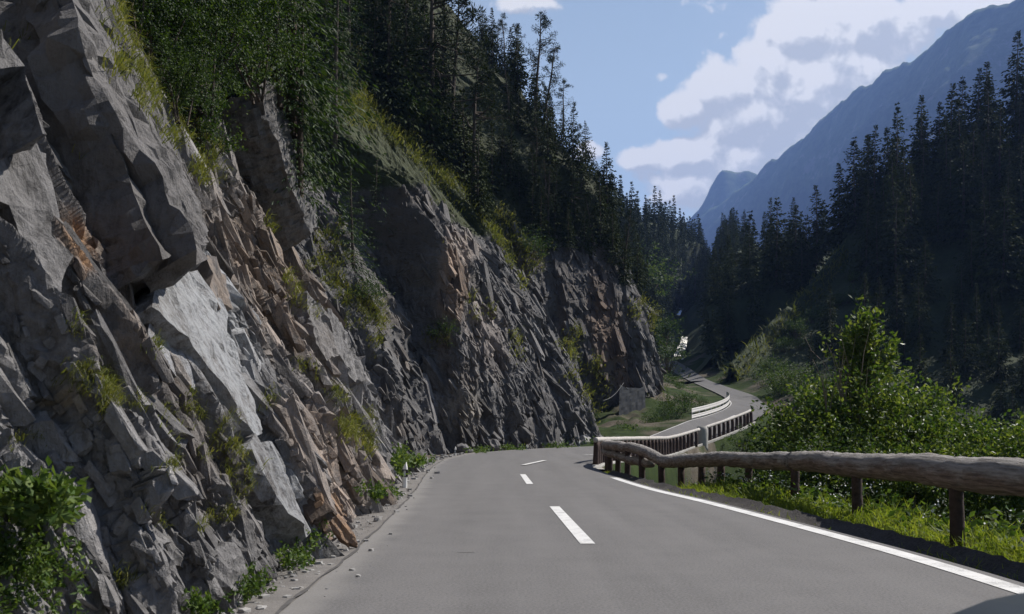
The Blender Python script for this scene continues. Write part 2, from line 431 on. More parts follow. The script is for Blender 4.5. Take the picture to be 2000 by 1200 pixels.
M = {}
def build_materials():
    # asphalt
    m, T, out = new_mat('asphalt'); g = T.n('ShaderNodeNewGeometry'); P = g.outputs['Position']
    fine = T.noise(P, 42, 6, .75); mid = T.noise(P, 1.3, 5, .6); lng = T.noise(T.vec('MULTIPLY', P, (1.6, .10, 1)), 1.0, 4, .55)
    f = T.math('ADD', T.math('MULTIPLY', fine, .72), T.math('ADD', T.math('MULTIPLY', mid, .12), T.math('MULTIPLY', lng, .18)))
    col = T.ramp(f, [(.40, (.092, .089, .087)), (.53, (.145, .139, .136)), (.68, (.195, .187, .182))])
    at = T.n('ShaderNodeAttribute'); at.attribute_name = 'edge'
    ef = T.sstep(T.math('ADD', at.outputs['Fac'], T.math('MULTIPLY', T.math('SUBTRACT', mid, .5), .5)), .5, .95)
    col = T.mix(T.math('MULTIPLY', ef, .45), col, (.27, .255, .235))
    principled(T, out, col, .88, fine, .004, .25); M['asphalt'] = m
    m, T, out = new_mat('old_asphalt'); g = T.n('ShaderNodeNewGeometry'); P = g.outputs['Position']
    fine = T.noise(P, 60, 4, .7); mid = T.noise(P, 2.3, 5, .65)
    col = T.ramp(T.math('ADD', T.math('MULTIPLY', fine, .5), T.math('MULTIPLY', mid, .5)), [(.32, (.10, .092, .085)), (.52, (.185, .172, .16)), (.75, (.26, .24, .22))])
    principled(T, out, col, .9, fine, .008, .2); M['old_asphalt'] = m
    M['crack'] = mat_plain('tar_crack', (.085, .08, .076), .8, .4, 20)
    # road paint, worn
    m, T, out = new_mat('road_paint'); g = T.n('ShaderNodeNewGeometry'); P = g.outputs['Position']
    fine = T.noise(P, 60, 4, .7); mid = T.noise(P, 3.0, 5, .65)
    col = T.ramp(T.math('ADD', T.math('MULTIPLY', fine, .45), T.math('MULTIPLY', mid, .55)), [(.34, (.2, .195, .19)), (.42, (.48, .47, .455)), (.50, (.64, .63, .61)), (.7, (.74, .73, .71))])
    principled(T, out, col, .6, fine, .003, .3); M['paint'] = m
    # ground: soil, gravel and low growth
    m, T, out = new_mat('soil'); g = T.n('ShaderNodeNewGeometry'); P = g.outputs['Position']
    n1 = T.noise(P, .8, 6, .65); n2 = T.noise(P, 11, 6, .7)
    col = T.ramp(T.math('ADD', T.math('MULTIPLY', n1, .5), T.math('MULTIPLY', n2, .5)), [(.3, (.04, .034, .026)), (.5, (.10, .085, .065)), (.7, (.19, .165, .135))])
    at = T.n('ShaderNodeAttribute'); at.attribute_name = 'green'
    gf = T.sstep(T.math('ADD', at.outputs['Fac'], T.math('MULTIPLY', T.math('SUBTRACT', n2, .5), .8)), .35, .6)
    col = T.mix(gf, col, T.ramp(n1, [(.3, (.016, .027, .008)), (.7, (.04, .058, .016))]))
    principled(T, out, col, .95, n2, .04, .1); M['soil'] = m
    M['gravel'] = mat_plain('dark_gravel', (.06, .054, .05), .9, .7, 30, .03)
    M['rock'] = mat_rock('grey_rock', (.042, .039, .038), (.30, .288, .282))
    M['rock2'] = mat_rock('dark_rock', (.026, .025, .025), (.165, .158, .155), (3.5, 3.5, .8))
    M['forest_floor'] = mat_rock('wooded_slope', (.02, .02, .016), (.07, .065, .05), (1, 1, .5), (.02, .028, .01))
    M['mountain'] = None
    M['bark'] = mat_plain('bark', (.075, .058, .045), .9, .45, 9, .03)
    M['bark_pale'] = mat_plain('pale_bark', (.2, .165, .135), .9, .4, 9, .02)
    M['spruce'] = mat_foliage('spruce_needles', (.012, .020, .007), (.026, .038, .012), (.058, .072, .021), .07, .5, .75, .08)
    M['spruce_near'] = mat_foliage('spruce_sprays', (.007, .017, .006), (.018, .040, .010), (.06, .10, .022), .24, 1.4)
    M['pine'] = mat_foliage('pine_needles', (.011, .019, .009), (.022, .034, .014), (.045, .055, .02), .10, .8, .75, .08)
    M['leaf'] = mat_foliage('broad_leaves', (.022, .046, .010), (.058, .105, .022), (.16, .21, .055), .36, 1.8)
    M['leaf_tree'] = mat_foliage('tree_leaves', (.008, .019, .006), (.019, .042, .010), (.085, .13, .026), .30, 1.9)
    M['leaf_dark'] = mat_foliage('shrub_leaves', (.014, .033, .010), (.037, .072, .017), (.11, .145, .038), .34, .9)
    M['bush_leaf'] = mat_foliage('alder_leaves', (.018, .042, .011), (.060, .107, .022), (.19, .225, .06), .40, .7, .45)
    M['rust_leaf'] = mat_foliage('rusty_leaves', (.06, .03, .012), (.12, .065, .02), (.17, .12, .03), .3, 1.0)
    M['grass'] = mat_foliage('grass_blades', (.06, .095, .014), (.15, .205, .028), (.26, .28, .06), .5, .8)
    M['cliff_grass'] = mat_foliage('cliff_grass', (.055, .068, .015), (.115, .135, .026), (.2, .19, .06), .42, .8)
    M['flower'] = mat_plain('flower_petals', (.75, .75, .72), .6, .1)
    # peeled log, weathered, with the sun's pale grey painted on its upper side
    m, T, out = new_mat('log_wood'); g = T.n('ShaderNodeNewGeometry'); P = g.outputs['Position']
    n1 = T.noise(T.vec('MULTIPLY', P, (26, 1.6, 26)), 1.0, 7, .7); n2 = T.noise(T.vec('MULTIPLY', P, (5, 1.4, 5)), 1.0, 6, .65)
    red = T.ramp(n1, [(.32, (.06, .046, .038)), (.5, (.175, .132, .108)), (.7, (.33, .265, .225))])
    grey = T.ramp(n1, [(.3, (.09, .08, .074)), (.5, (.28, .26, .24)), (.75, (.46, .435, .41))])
    at = T.n('ShaderNodeAttribute'); at.attribute_name = 'sunny_top'
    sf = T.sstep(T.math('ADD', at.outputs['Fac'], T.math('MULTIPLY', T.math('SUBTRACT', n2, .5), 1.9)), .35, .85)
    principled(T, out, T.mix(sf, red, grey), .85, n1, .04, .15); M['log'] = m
    M['post'] = mat_plain('post_wood', (.06, .04, .034), .85, .5, 14, .015)
    M['far_log'] = mat_plain('far_log', (.42, .39, .36), .85, .3, 5, .01)
    M['concrete'] = mat_plain('concrete', (.34, .325, .30), .9, .22, 1.6, .02)
    M['masonry'] = mat_plain('grey_masonry', (.042, .045, .05), .9, .2, 2.5, .02)
    M['steel'] = mat_plain('galvanised_steel', (.62, .6, .57), .5, .12, 4, .002)
    M['white'] = mat_plain('white_plastic', (.78, .77, .73), .5, .08, 5, .001)
    M['black'] = mat_plain('black_plastic', (.02, .02, .02), .5, .2, 5, .001)
    M['car'] = mat_plain('car_paint', (.045, .052, .062), .32, .04, 2, .0, .5)
    M['glass'] = mat_plain('dark_glass', (.012, .014, .016), .08, .05, 2, 0, .6)
    M['tyre'] = mat_plain('tyre_rubber', (.02, .02, .02), .85, .2, 20, .002)
    M['lamp'] = mat_plain('lamp_lens', (.55, .57, .6), .12, .1, 5, 0, .6)
    M['cable'] = mat_plain('steel_cable', (.13, .13, .125), .6, .1)
    # white water
    m, T, out = new_mat('white_water'); g = T.n('ShaderNodeNewGeometry'); P = g.outputs['Position']
    n1 = T.noise(T.vec('MULTIPLY', P, (.5, .22, 1)), 1.0, 6, .65)
    principled(T, out, T.ramp(n1, [(.36, (.16, .155, .14)), (.47, (.62, .60, .55)), (.66, (.86, .83, .76))]), .8, n1, .3, .1); M['water'] = m
    M['pale_stone'] = mat_plain('pale_stone', (.30, .29, .275), .9, .25, 2, .02)
build_materials()

# ---------------------------------------------------------------- road alignment
def zof(px, py, Y): return CAMH+(HOR-py)/FPX*Y
def pxy(px, py, Y):
    p = PW(px, py, Y); return (p[0], p[1], p[2])
LROAD = [(-1.75, -14, 0), (-1.7, -4, 0), (-1.66, 3, 0), (-1.63, 6.6, 0), (-1.69, 10.4, 0), (-1.95, 17.0, 0), (-2.25, 22.7, 0), (-2.7, 30, 0), (-3.0, 37.3, .04),
         (-2.9, 45, .12), (-2.0, 52, .2), (0.0, 58, .27), (3.0, 64, .33), (6.3, 68, .42), (9.6, 72, .82), pxy(1312, 835, 79), pxy(1345, 822, 85), pxy(1382, 812, 90), pxy(1412, 801, 96),
         pxy(1426, 790, 102), pxy(1421, 781, 108), pxy(1404, 770, 116), pxy(1374, 756, 130), pxy(1345, 743, 146), pxy(1316, 727, 166), pxy(1290, 712, 185)]
RROAD = [(4.3, -14, 0), (4.3, -4, 0), (4.3, 3, 0), (4.28, 6.6, 0), (4.25, 10.4, 0), (3.82, 16.9, 0), (3.36, 21.5, 0), (3.1, 27, 0), (3.0, 32.5, 0),
         (3.15, 37.5, 0), (3.7, 42, 0), (4.9, 46.5, 0), (6.6, 51.5, 0), (8.5, 56.5, 0), (10.4, 61.8, .05), (13.0, 67.3, .5), (16.0, 72.2, 1.2), (19.0, 77, 2.0), (21.8, 82.5, 2.9),
         (24.6, 91, 3.75), pxy(1489, 786, 101), pxy(1470, 772, 110), pxy(1418, 755, 126), pxy(1378, 740, 143), pxy(1342, 717, 165), pxy(1318, 704, 185)]
NR = 420
_t = np.linspace(0, len(LROAD)-1, NR)
def cr(pts, t):
    P = np.asarray(pts, float); Q = np.vstack([2*P[0]-P[1], P, 2*P[-1]-P[-2]])
    i = np.minimum(t.astype(int), len(P)-2); f = (t-i)[:, None]
    p0, p1, p2, p3 = Q[i], Q[i+1], Q[i+2], Q[i+3]
    return .5*((2*p1)+(-p0+p2)*f+(2*p0-5*p1+4*p2-p3)*f*f+(-p0+3*p1-3*p2+p3)*f**3)
RL, RR = cr(LROAD, _t), cr(RROAD, _t)

def road_pt(t, f, dz=0.0):
    """point on the road: t row parameter (0..25), f 0 left edge .. 1 right edge"""
    k = np.clip(np.asarray(t)/(len(LROAD)-1)*(NR-1), 0, NR-1)
    i = np.minimum(k.astype(int), NR-2); a = (k-i)[..., None]
    l = RL[i]*(1-a)+RL[i+1]*a; r = RR[i]*(1-a)+RR[i+1]*a
    f = np.asarray(f)[..., None]
    p = l*(1-f)+r*f; p = p.copy(); p[..., 2] += dz; return p

def build_road():
    nc = 14; fs = np.linspace(0, 1, nc)
    V = RL[:, None, :]*(1-fs)[None, :, None]+RR[:, None, :]*fs[None, :, None]
    w = np.linalg.norm(RR-RL, axis=1)[:, None]
    dl = fs[None, :]*w; edge = np.clip(1-dl/.8, 0, 1)
    me = mesh_np('road', V.reshape(-1, 3), grid_faces(NR, nc), M['asphalt'], True, attrs={'edge': edge.ravel()})
    # thickness: skirts down each side are part of the ground
    tag(link('road', me), 'grey asphalt mountain road bending right below the cliff', 'road', kind='structure')
build_road()

def strip(name, tl, off0, off1, dz, mat, label, cat, side='f', kind='structure'):
    """painted strip along rows tl; off given as metres from the right edge inward"""
    tl = np.asarray(tl, float); l = road_pt(tl, np.zeros_like(tl)); r = road_pt(tl, np.ones_like(tl))
    w = np.linalg.norm(r-l, axis=1); a = r+(l-r)*(off0/w)[:, None]; b = r+(l-r)*(off1/w)[:, None]
    V = np.stack([b, a], 1); V[..., 2] += dz
    me = mesh_np(name, V.reshape(-1, 3), grid_faces(len(tl), 2), mat)
    return tag(link(name, me), label, cat, kind=kind)
EDGE_T = np.linspace(0, 7.0, 90)
strip('edge_line', EDGE_T, .12, .34, .006, M['paint'], 'solid white line along the right edge of the road', 'road marking')
# far left edge line beyond the bend
def strip_left(name, tl, o0, o1, dz, mat, label, cat):
    tl = np.asarray(tl, float); l = road_pt(tl, np.zeros_like(tl)); r = road_pt(tl, np.ones_like(tl))
    d = norm(r-l); V = np.stack([l+d*o0, l+d*o1], 1); V[..., 2] += dz
    return tag(link(name, mesh_np(name, V.reshape(-1, 3), grid_faces(len(tl), 2), mat)), label, cat, kind='structure')
strip_left('edge_line', np.linspace(14.3, 20.0, 60), .15, .36, .008, M['paint'], 'white line on the left edge of the far road', 'road marking')

def dash(p0, p1, w0, label, n=5, dz=.006):
    (x0, y0, z0), (x1, y1, z1) = p0, p1
    d = np.array([x1-x0, y1-y0]); d /= np.linalg.norm(d); nrm = np.array([d[1], -d[0]])
    V = []
    for k in range(n):
        f = k/(n-1); c = np.array([x0+(x1-x0)*f, y0+(y1-y0)*f]); z = z0+(z1-z0)*f+dz
        V += [(*(c-nrm*w0/2), z), (*(c+nrm*w0/2), z)]
    me = mesh_np('centre_dash', np.array(V), grid_faces(n, 2), M['paint'])
    tag(link('centre_dash', me), label, 'road marking', 'dashes along the centre of the road', 'structure')
def gxy(px, py, z=0.0):
    Y = FPX*(CAMH-z)/(py-HOR); return ((px-1000)/FPX*Y, Y, z)
dash(gxy(1148, 1063), gxy(1083, 990), .17, 'largest white centre dash closest to the viewer')
dash(gxy(1035, 946), gxy(1021, 927), .17, 'short white centre dash just before the bend')
dash(gxy(1022, 908.5, .05), gxy(1064, 899.5, .08), .2, 'white centre dash slanting right inside the bend')
dash(gxy(1140, 889, .12), gxy(1168, 888, .13), .2, 'farthest white centre dash beside the timber fence corner')
for t0 in (15.6, 17.0):
    a = road_pt(np.array([t0]), np.array([.5]))[0]; b = road_pt(np.array([t0+.55]), np.array([.5]))[0]
    dash(a, b, .2, 'faint white centre dash on the far road %s' % ('beside the posts' if t0 < 16 else 'beside the metal guardrail'), dz=.02)

# cracked seam on the left, between carriageway and old asphalt shoulder
def seam():
    tl = np.linspace(1.8, 8.6, 260); l = road_pt(tl, np.zeros_like(tl)); n = len(tl)
    wob = .018*fbm(l[:, 1]*1.1, l[:, 0]*0, None, 4, seed=3)
    w = .007+.016*np.abs(vnoise(l[:, 1]*2.3, l[:, 0]*0+5, seed=5))
    V = np.stack([l+np.stack([wob-w, wob*0, wob*0+.012], 1), l+np.stack([wob+w, wob*0, wob*0+.012], 1)], 1)
    tag(link('pavement_seam', mesh_np('pavement_seam', V.reshape(-1, 3), grid_faces(n, 2), M['crack'])), 'dark cracked seam along the left edge of the asphalt', 'road seam', kind='structure')
    # shoulder
    tl = np.linspace(0, 10.2, 300); l = road_pt(tl, np.zeros_like(tl))
    o = np.linspace(0, 1, 8); width = .55+.25*vnoise(l[:, 1]*.35, l[:, 1]*0, seed=8)+.55*sst(l[:, 1], 15, 24)
    V = np.stack([np.stack([l[:, 0]-f*width, l[:, 1], l[:, 2]+.0-.012*f-.03*f*f+.015*vnoise(l[:, 1]*1.3, l[:, 0]*0+f*3, seed=9)*(f > 0)], 1) for f in o[::-1]], 1)
    V[..., 2] -= .004
    tag(link('road_shoulder', mesh_np('road_shoulder', V.reshape(-1, 3), grid_faces(len(tl), 8), M['old_asphalt'], True)), 'rough old asphalt shoulder between the road and the cliff foot', 'shoulder', kind='structure')
    # tyre scuff
    c = np.array(gxy(908, 1080)); V = np.array([c+(-.09, -.01, .005), c+(.1, -.012, .005), c+(.11, .015, .005), c+(-.07, .012, .005)])
    tag(link('tar_patch', mesh_np('tar_patch', V, [[0, 1, 2, 3]], M['crack'])), 'small dark mark on the open asphalt of the left lane', 'road mark', kind='structure')
seam()

# ---------------------------------------------------------------- ground around the road
_rs = (RL+RR)/2; _rw = np.linalg.norm(RR[:, :2]-RL[:, :2], axis=1)/2
def ground_z(X, Y):
    """terrain height from the closest road section: shoulder, drop on the right, rise on the left"""
    X = np.asarray(X, float); Y = np.asarray(Y, float); shp = X.shape
    X, Y = X.ravel(), Y.ravel(); Z = np.zeros_like(X)
    seg = RR-RL
    nrm2 = norm(seg[:, :2])
    for a in range(0, len(X), 20000):
        x, y = X[a:a+20000], Y[a:a+20000]
        # distance to the road as clamp on cross-sections
        rx = x[:, None]-_rs[None, :, 0]; ry = y[:, None]-_rs[None, :, 1]
        lat = rx*nrm2[None, :, 0]+ry*nrm2[None, :, 1]; lon = -rx*nrm2[None, :, 1]+ry*nrm2[None, :, 0]
        d = np.hypot(np.maximum(np.abs(lat)-_rw[None, :], 0), lon)
        k = np.argmin(d, 1); i = np.arange(len(x))
        dd = d[i, k]; la = lat[i, k]; rz = np.where(la > 0, RR[k, 2], RL[k, 2])
        inside = np.abs(la) <= _rw[k]+.02
        # height across the carriageway
        f = np.clip((la/_rw[k]+1)/2, 0, 1); zr = RL[k, 2]*(1-f)+RR[k, 2]*f
        y0 = _rs[k, 1]
        near = 1-sst(y0, 23, 30); far = sst(y0, 96, 106)
        drop_near = .03+.10*sst(dd, .2, .5)-.12*sst(dd, .5, 1.3)+np.clip(dd-1.9, 0, 40)*.62
        drop_mid = .1+np.clip(dd-.5, 0, 40)*(1.7+5*sst(y0, 43, 46))
        rise = -np.clip(dd-1.0, 0, 4)*.35+np.clip(dd-7.0, 0, 60)*.9
        right = (drop_near*near+drop_mid*(1-near))*(1-far)+rise*far
        left = .06+.02*dd-.10*np.clip(dd-1.5, 0, 30)*sst(y0, 84, 95)*2.2
        z = zr-np.where(la > 0, right, left)-.05
        z = np.maximum(z, -13+.02*np.maximum(y, 0))
        Z[a:a+20000] = z
    return Z.reshape(shp)

def ground_lat(X, Y):
    """distance outside the carriageway"""
    d = np.full(X.shape, 1e9)
    for k in range(0, NR, 3):
        d = np.minimum(d, np.hypot(X-_rs[k, 0], Y-_rs[k, 1])-_rw[k])
    return np.maximum(d, 0)

def build_ground():
    xs = np.r_[np.linspace(-30, -8, 20), np.linspace(-7.6, 14, 110), np.linspace(14.3, 60, 90), np.linspace(62, 130, 20)]
    ys = np.r_[np.linspace(-40, 2, 20), np.linspace(2.4, 40, 150), np.linspace(40.4, 130, 180), np.linspace(131, 240, 50)]
    X, Y = np.meshgrid(xs, ys, indexing='ij'); Z = ground_z(X, Y)
    Z = Z+.05*fbm(X*.9, Y*.9, None, 4, seed=21)*sst(np.abs(X-1.3), 4.0, 6.0)-.02
    green = np.where(X > 4, .8, .15)*np.ones_like(Y)
    green = np.where((Y > 60) & (X > 8), .58+.3*fbm(X*.25, Y*.25, None, 4, seed=23), green)
    Z = Z+np.where((Y > 60), .35*fbm(X*.5, Y*.5, None, 4, seed=24), 0)*sst(np.abs(Z-Z.mean())*0+1, 0, 1)*sst(np.abs(ground_lat(X, Y)), 1.2, 3.0)
    me = mesh_np('ground', np.stack([X, Y, Z], -1).reshape(-1, 3), grid_faces(len(xs), len(ys)), M['soil'], True, attrs={'green': green.ravel()})
    tag(link('ground', me), 'soil and rough ground beside and below the road', 'ground', kind='structure')
    # dark gravel gutter along the right edge
    tl = np.linspace(0, 8.0, 320); r = road_pt(tl, np.ones_like(tl)); l = road_pt(tl, np.zeros_like(tl)); d = norm(r-l)
    o = np.array([-.01, .05, .16, .3, .44, .56]); zz = np.array([-.004, -.05, -.10, -.09, -.03, .03])
    V = np.stack([r+d*(oo+.05*vnoise(tl*9, tl*0+oo*4, seed=30)[:, None]*(oo > .1)) for oo in o], 1)
    V[..., 2] += zz[None, :]+.03*vnoise(V[..., 0]*6, V[..., 1]*6, seed=31)*(o > .03)[None, :]
    tag(link('gutter', mesh_np('gutter', V.reshape(-1, 3), grid_faces(len(tl), 6), M['gravel'], True)), 'dark gravel gutter between the white line and the grass', 'gutter', kind='structure')
    # wide valley floor reaching the horizon
    g = np.array([(-2390, -290, -25), (5190, -290, -25), (5190, 5190, -25), (-2390, 5190, -25)], float)
    tag(link('valley_floor', mesh_np('valley_floor', g, [[0, 1, 2, 3]], M['soil'], attrs={'green': np.full(4, .9)})), 'wide wooded valley floor far below', 'ground', kind='structure')
build_ground()

# ---------------------------------------------------------------- rock walls
ZBUF = {}          # name -> (positions, px, py) for placing plants on what is seen
BIN = 4.0
def register(name, V, ex=40):
    px, py = proj(V); ok = (V[:, 1] > 1) & (px > -ex) & (px < 2000+ex) & (py > -260) & (py < 1200+ex)
    ZBUF[name] = (V[ok], px[ok], py[ok])
_lookup = {}
def surf(px, py, names=None, back=False):
    """nearest surface point seen at the photo pixel"""
    key = tuple(names) if names else tuple(sorted(ZBUF))
    if key not in _lookup:
        d = {}
        for nm in key:
            V, X, Y = ZBUF[nm]; bx = (X//BIN).astype(int); by = (Y//BIN).astype(int)
            order = np.argsort(-V[:, 1])
            for i in order: d[(bx[i], by[i])] = V[i] if (bx[i], by[i]) not in d or V[i][1] < d[(bx[i], by[i])][1] else d[(bx[i], by[i])]
        _lookup[key] = d
    d = _lookup[key]; bx, by = int(px//BIN), int(py//BIN)
    for r in range(0, 8):
        best = None
        for i in range(-r, r+1):
            for j in range(-r, r+1):
                if max(abs(i), abs(j)) != r: continue
                p = d.get((bx+i, by+j))
                if p is not None and (best is None or p[1] < best[1]): best = p
        if best is not None: return np.array(best)
    return None

def foot_curve(pts, s):
    c = spline(pts, 900); d = np.r_[0, np.cumsum(np.linalg.norm(np.diff(c[:, :2], axis=0), axis=1))]
    F = np.stack([np.interp(s, d, c[:, k]) for k in range(2)], 1)
    e = .6
    A = np.stack([np.interp(s-e, d, c[:, k]) for k in range(2)], 1); B = np.stack([np.interp(s+e, d, c[:, k]) for k in range(2)], 1)
    t = norm(B-A+1e-9)
    return F, np.stack([t[:, 1], -t[:, 0]], 1), d[-1]

def paint(V, spots):
    """weathering and painted shade patches: (px,py,rx,ry,angle deg,colour,strength) around points of the face"""
    px, py = proj(V); col = np.zeros((len(V), 4))
    for (cx, cy_, rx, ry, ang, c, st) in spots:
        a = math.radians(ang); dx, dy = px-cx, py-cy_
        u = (dx*math.cos(a)+dy*math.sin(a))/rx; v = (-dx*math.sin(a)+dy*math.cos(a))/ry
        w = np.exp(-(u*u+v*v)**1.6)*st
        m = w > col[:, 3]
        col[m, :3] = c; col[:, 3] = np.maximum(col[:, 3], w)
    return col

def build_wall(name, foot, svals, zvals, run, ribs, seed, hill_n, hill_z, mat, label, spots=(), scales=1.0, amp=1.0, mossf=None, tooth=1.0, extra=None, nslab=120, slab_top=9.0, geo=False, fine_amp=.62, rubble=None, calm=None, blocks=None, plates=None):
    F, nrm, L = foot_curve(foot, svals)
    S, Z = np.meshgrid(svals, zvals, indexing='ij')
    ns, nz = S.shape
    N2 = np.repeat(nrm[:, None, :], nz, 1)
    hb = sst(Z, hill_z[0], hill_z[1])[..., None]
    D2 = norm(N2*(1-hb)+np.array(hill_n)*hb)
    R = run(Z, S)
    base = np.zeros((ns, nz, 3)); base[..., :2] = F[:, None, :]-D2*R[..., None]; base[..., 2] = Z
    Q = Z*1.13
    k = scales
    wob = .13*k*fbm(Q*.55/k, S*.2/k, None, 4, seed=seed)
    rib_d = np.zeros_like(S)
    for (s0f, J, Ld, z0, z1, fade, wdt) in ribs:
        s0 = s0f(Z) if callable(s0f) else s0f
        ds = S+wob*.35-s0
        flat = Ld < 6.5
        zlo = z0+(np.maximum(ds, 0)*(1.1 if flat else .9) if z0 > 0 else 0)
        act = sst(Z, zlo-fade, zlo+fade)*(1-sst(Z, z1-(fade if z1 > 25 else .7*(z1-z0)), z1+fade))
        Jz = J(Z) if callable(J) else J
        wdt = max(wdt, 2.6*float(np.interp(float(np.mean(s0)), svals[1:], np.diff(svals))))
        st = np.clip(ds/wdt, 0, 1) if flat else sst(ds, 0, wdt)
        rib_d += Jz*act*st*(np.clip(1-ds/(Ld*1.7), 0, 1) if flat else np.exp(-np.maximum(ds, 0)/Ld))
    s1 = S+.14*Q+wob
    d = np.zeros_like(S)
    f1, e1 = facets(s1/(2.2*k), Q/(6.0*k), seed+10, 1.3); d += .22*k*f1
    f2, e2 = facets(s1/(.70*k)+.3*f1, Q/(1.9*k), seed+20, 1.7); d += .12*k*f2
    mod = np.clip(.55+.6*fbm(S*.35/k, Q*.22/k, None, 3, seed=seed+50), .1, 1.4)
    d += tooth*k*mod*(.20*saw((s1+.4*wob)/(1.3*k), seed+60)+.10*saw((s1+.8*wob+.06*Q)/(.55*k), seed+61))
    d -= .07*k*np.exp(-(e1/.04)**2)+.05*k*np.exp(-(e2/.06)**2)
    # slabs standing one behind the other: a sharp near edge, a long even back, a blunt lower end
    rr_ = rng0 = np.random.default_rng(seed); smin, smax = svals[0], svals[-1]
    wv = .10*k*fbm(Q*.9/k, S*.5/k, None, 4, seed=seed+77)
    D_ = np.zeros_like(S)
    for q in range(nslab):
        sz = rr_.random()**2.4
        s0 = smin+(smax-smin)*rr_.random()**1.5 if geo else rr_.uniform(smin, smax)
        z0 = rr_.uniform(-.8, slab_top); ln = k*(.6+3.6*sz+1.0*rr_.random()); J = k*(.07+.34*sz+.12*rr_.random()); Lb = k*(.35+2.2*sz+.6*rr_.random()); sl = rr_.uniform(-.05, .28)
        i0, i1 = np.searchsorted(svals, [s0-1.5*k-.3*ln, s0+Lb+.4*ln]); j0, j1 = np.searchsorted(zvals, [z0-.4*k, z0+ln+.6*k])
        if i1-i0 < 3 or j1-j0 < 3: continue
        sl_ = (slice(i0, i1), slice(j0, j1)); Sz, Zz = S[sl_], Z[sl_]
        ds = Sz+wv[sl_]*.6-(s0-sl*(Zz-z0)); wd = max(.03*k, 2.6*float(np.interp(s0, svals[1:], np.diff(svals))))
        zed = z0+.12*k*vnoise(Sz*2.2/k, Sz*0+q, seed=seed)+np.maximum(ds, 0)*rr_.uniform(.5, 2.4)
        act = sst(Zz, zed-.06*k, zed+.10*k)
        top_ = np.clip((z0+ln-Zz)/(ln*rr_.uniform(.3, .8)), 0, 1)
        D_[sl_] = np.maximum(D_[sl_], J/amp*act*np.clip(ds/wd, 0, 1)*np.clip(1-ds/Lb, 0, 1)*top_)
    d += D_
    # deep slots and missing blocks
    for q in range(nslab//2):
        s0 = smin+(smax-smin)*rr_.random()**1.5 if geo else rr_.uniform(smin, smax)
        z0 = rr_.uniform(0, slab_top); a_ = k*rr_.uniform(.10, .38); b_ = k*rr_.uniform(.25, 1.2); dp = k*rr_.uniform(.10, .42); sl = rr_.uniform(-.05, .35)
        i0, i1 = np.searchsorted(svals, [s0-2*a_-.4*b_, s0+2*a_+.4*b_]); j0, j1 = np.searchsorted(zvals, [z0-1.3*b_, z0+1.3*b_])
        if i1-i0 < 3 or j1-j0 < 3: continue
        sl_ = (slice(i0, i1), slice(j0, j1)); Sz, Zz = S[sl_], Z[sl_]
        u_ = (Sz+wv[sl_]*.7+sl*(Zz-z0)-s0)/a_; v_ = (Zz-z0)/b_
        r_ = np.abs(u_)**2.6+np.abs(v_)**2.2
        d[sl_] -= dp/amp*sst(1-r_, 0, .45)*(.6+.4*u_.clip(-1, 1))
    d = d-np.mean(d[:, zvals < slab_top])
    if calm is not None: d = d*calm(S, Z)
    P = base.copy()
    P[..., :2] += N2*rib_d[..., None]
    nv = np.concatenate([D2*.87, np.full(D2.shape[:2]+(1,), .49)], -1)
    P += nv*(d*amp)[..., None]
    # crumbling along the wall itself so that the steps are not ruled
    tng = np.stack([-D2[..., 1], D2[..., 0]], -1)
    P[..., :2] += tng*(.10*k*fbm(S*1.3/k+40, Q*.9/k, None, 4, seed=seed+80))[..., None]*.4
    P[..., 2] += .035*k*fbm(S*1.1/k+9, Q*1.1/k+3, None, 4, seed=seed+81)*sst(Z, .3, 1.2)
    # respace the columns by true length so that the steps get as much detail as the slabs
    dist = np.maximum(np.linalg.norm(P-np.array([0, 0, CAMH]), axis=2), 3.0)
    seg = np.linalg.norm(np.diff(P, axis=0), axis=2)/((dist[1:]+dist[:-1])/2)
    base_w = np.repeat((np.diff(svals)/svals.size)[:, None]*0+np.mean(seg), nz, 1)*.25
    wgt = seg+base_w
    kk = 25; cs = np.cumsum(np.pad(wgt, ((0, 0), (kk//2+1, kk//2)), mode='edge'), axis=1); wgt = (cs[:, kk:]-cs[:, :-kk])/kk
    cum = np.concatenate([np.zeros((1, nz)), np.cumsum(wgt, 0)], 0); ns2 = int(ns*(.72 if geo else 1.1)); ar = np.arange(ns)
    P2 = np.zeros((ns2, nz, 3)); S2_ = np.zeros((ns2, nz)); d2 = np.zeros((ns2, nz))
    for j in range(nz):
        t = np.interp(np.linspace(0, cum[-1, j], ns2), cum[:, j], ar)
        for c in range(3): P2[:, j, c] = np.interp(t, ar, P[:, j, c])
        S2_[:, j] = np.interp(t, ar, svals); d2[:, j] = np.interp(t, ar, d[:, j])
    P, S, d, ns = P2, S2_, d2, ns2; Z = np.repeat(zvals[None, :], ns, 0)
    gs, gz = np.gradient(P, axis=0), np.gradient(P, axis=1)
    nn = norm(np.cross(gs, gz))
    for ax in (0, 1):
        nn = norm(nn+np.roll(nn, 1, ax)+np.roll(nn, -1, ax)+np.roll(nn, 2, ax)+np.roll(nn, -2, ax))
    sgn = np.sign(np.sum(nn*np.concatenate([np.interp(S, svals, nrm[:, 0])[..., None], np.interp(S, svals, nrm[:, 1])[..., None], np.full(S.shape+(1,), .5)], -1), -1).mean()); nn = nn*sgn
    X3 = P.reshape(-1, 3); fd = norm(np.array([[-.42, .12, .9]]))[0]
    al = X3@fd; X3 = X3-fd[None, :]*(al*.55)[:, None]
    wr = .5*np.stack([fbm(X3[:, 0]*1.3/k, X3[:, 1]*1.3/k, X3[:, 2]*1.3/k, 3, seed=seed+90+c) for c in range(3)], 1)*.10*k
    fine = .085*k*facets3((X3+wr)/(.40*k), seed+30)+.062*k*facets3((X3+wr)/(.16*k)+7, seed+40)+.034*k*facets3((X3+wr*.5)/(.07*k)+3, seed+45)
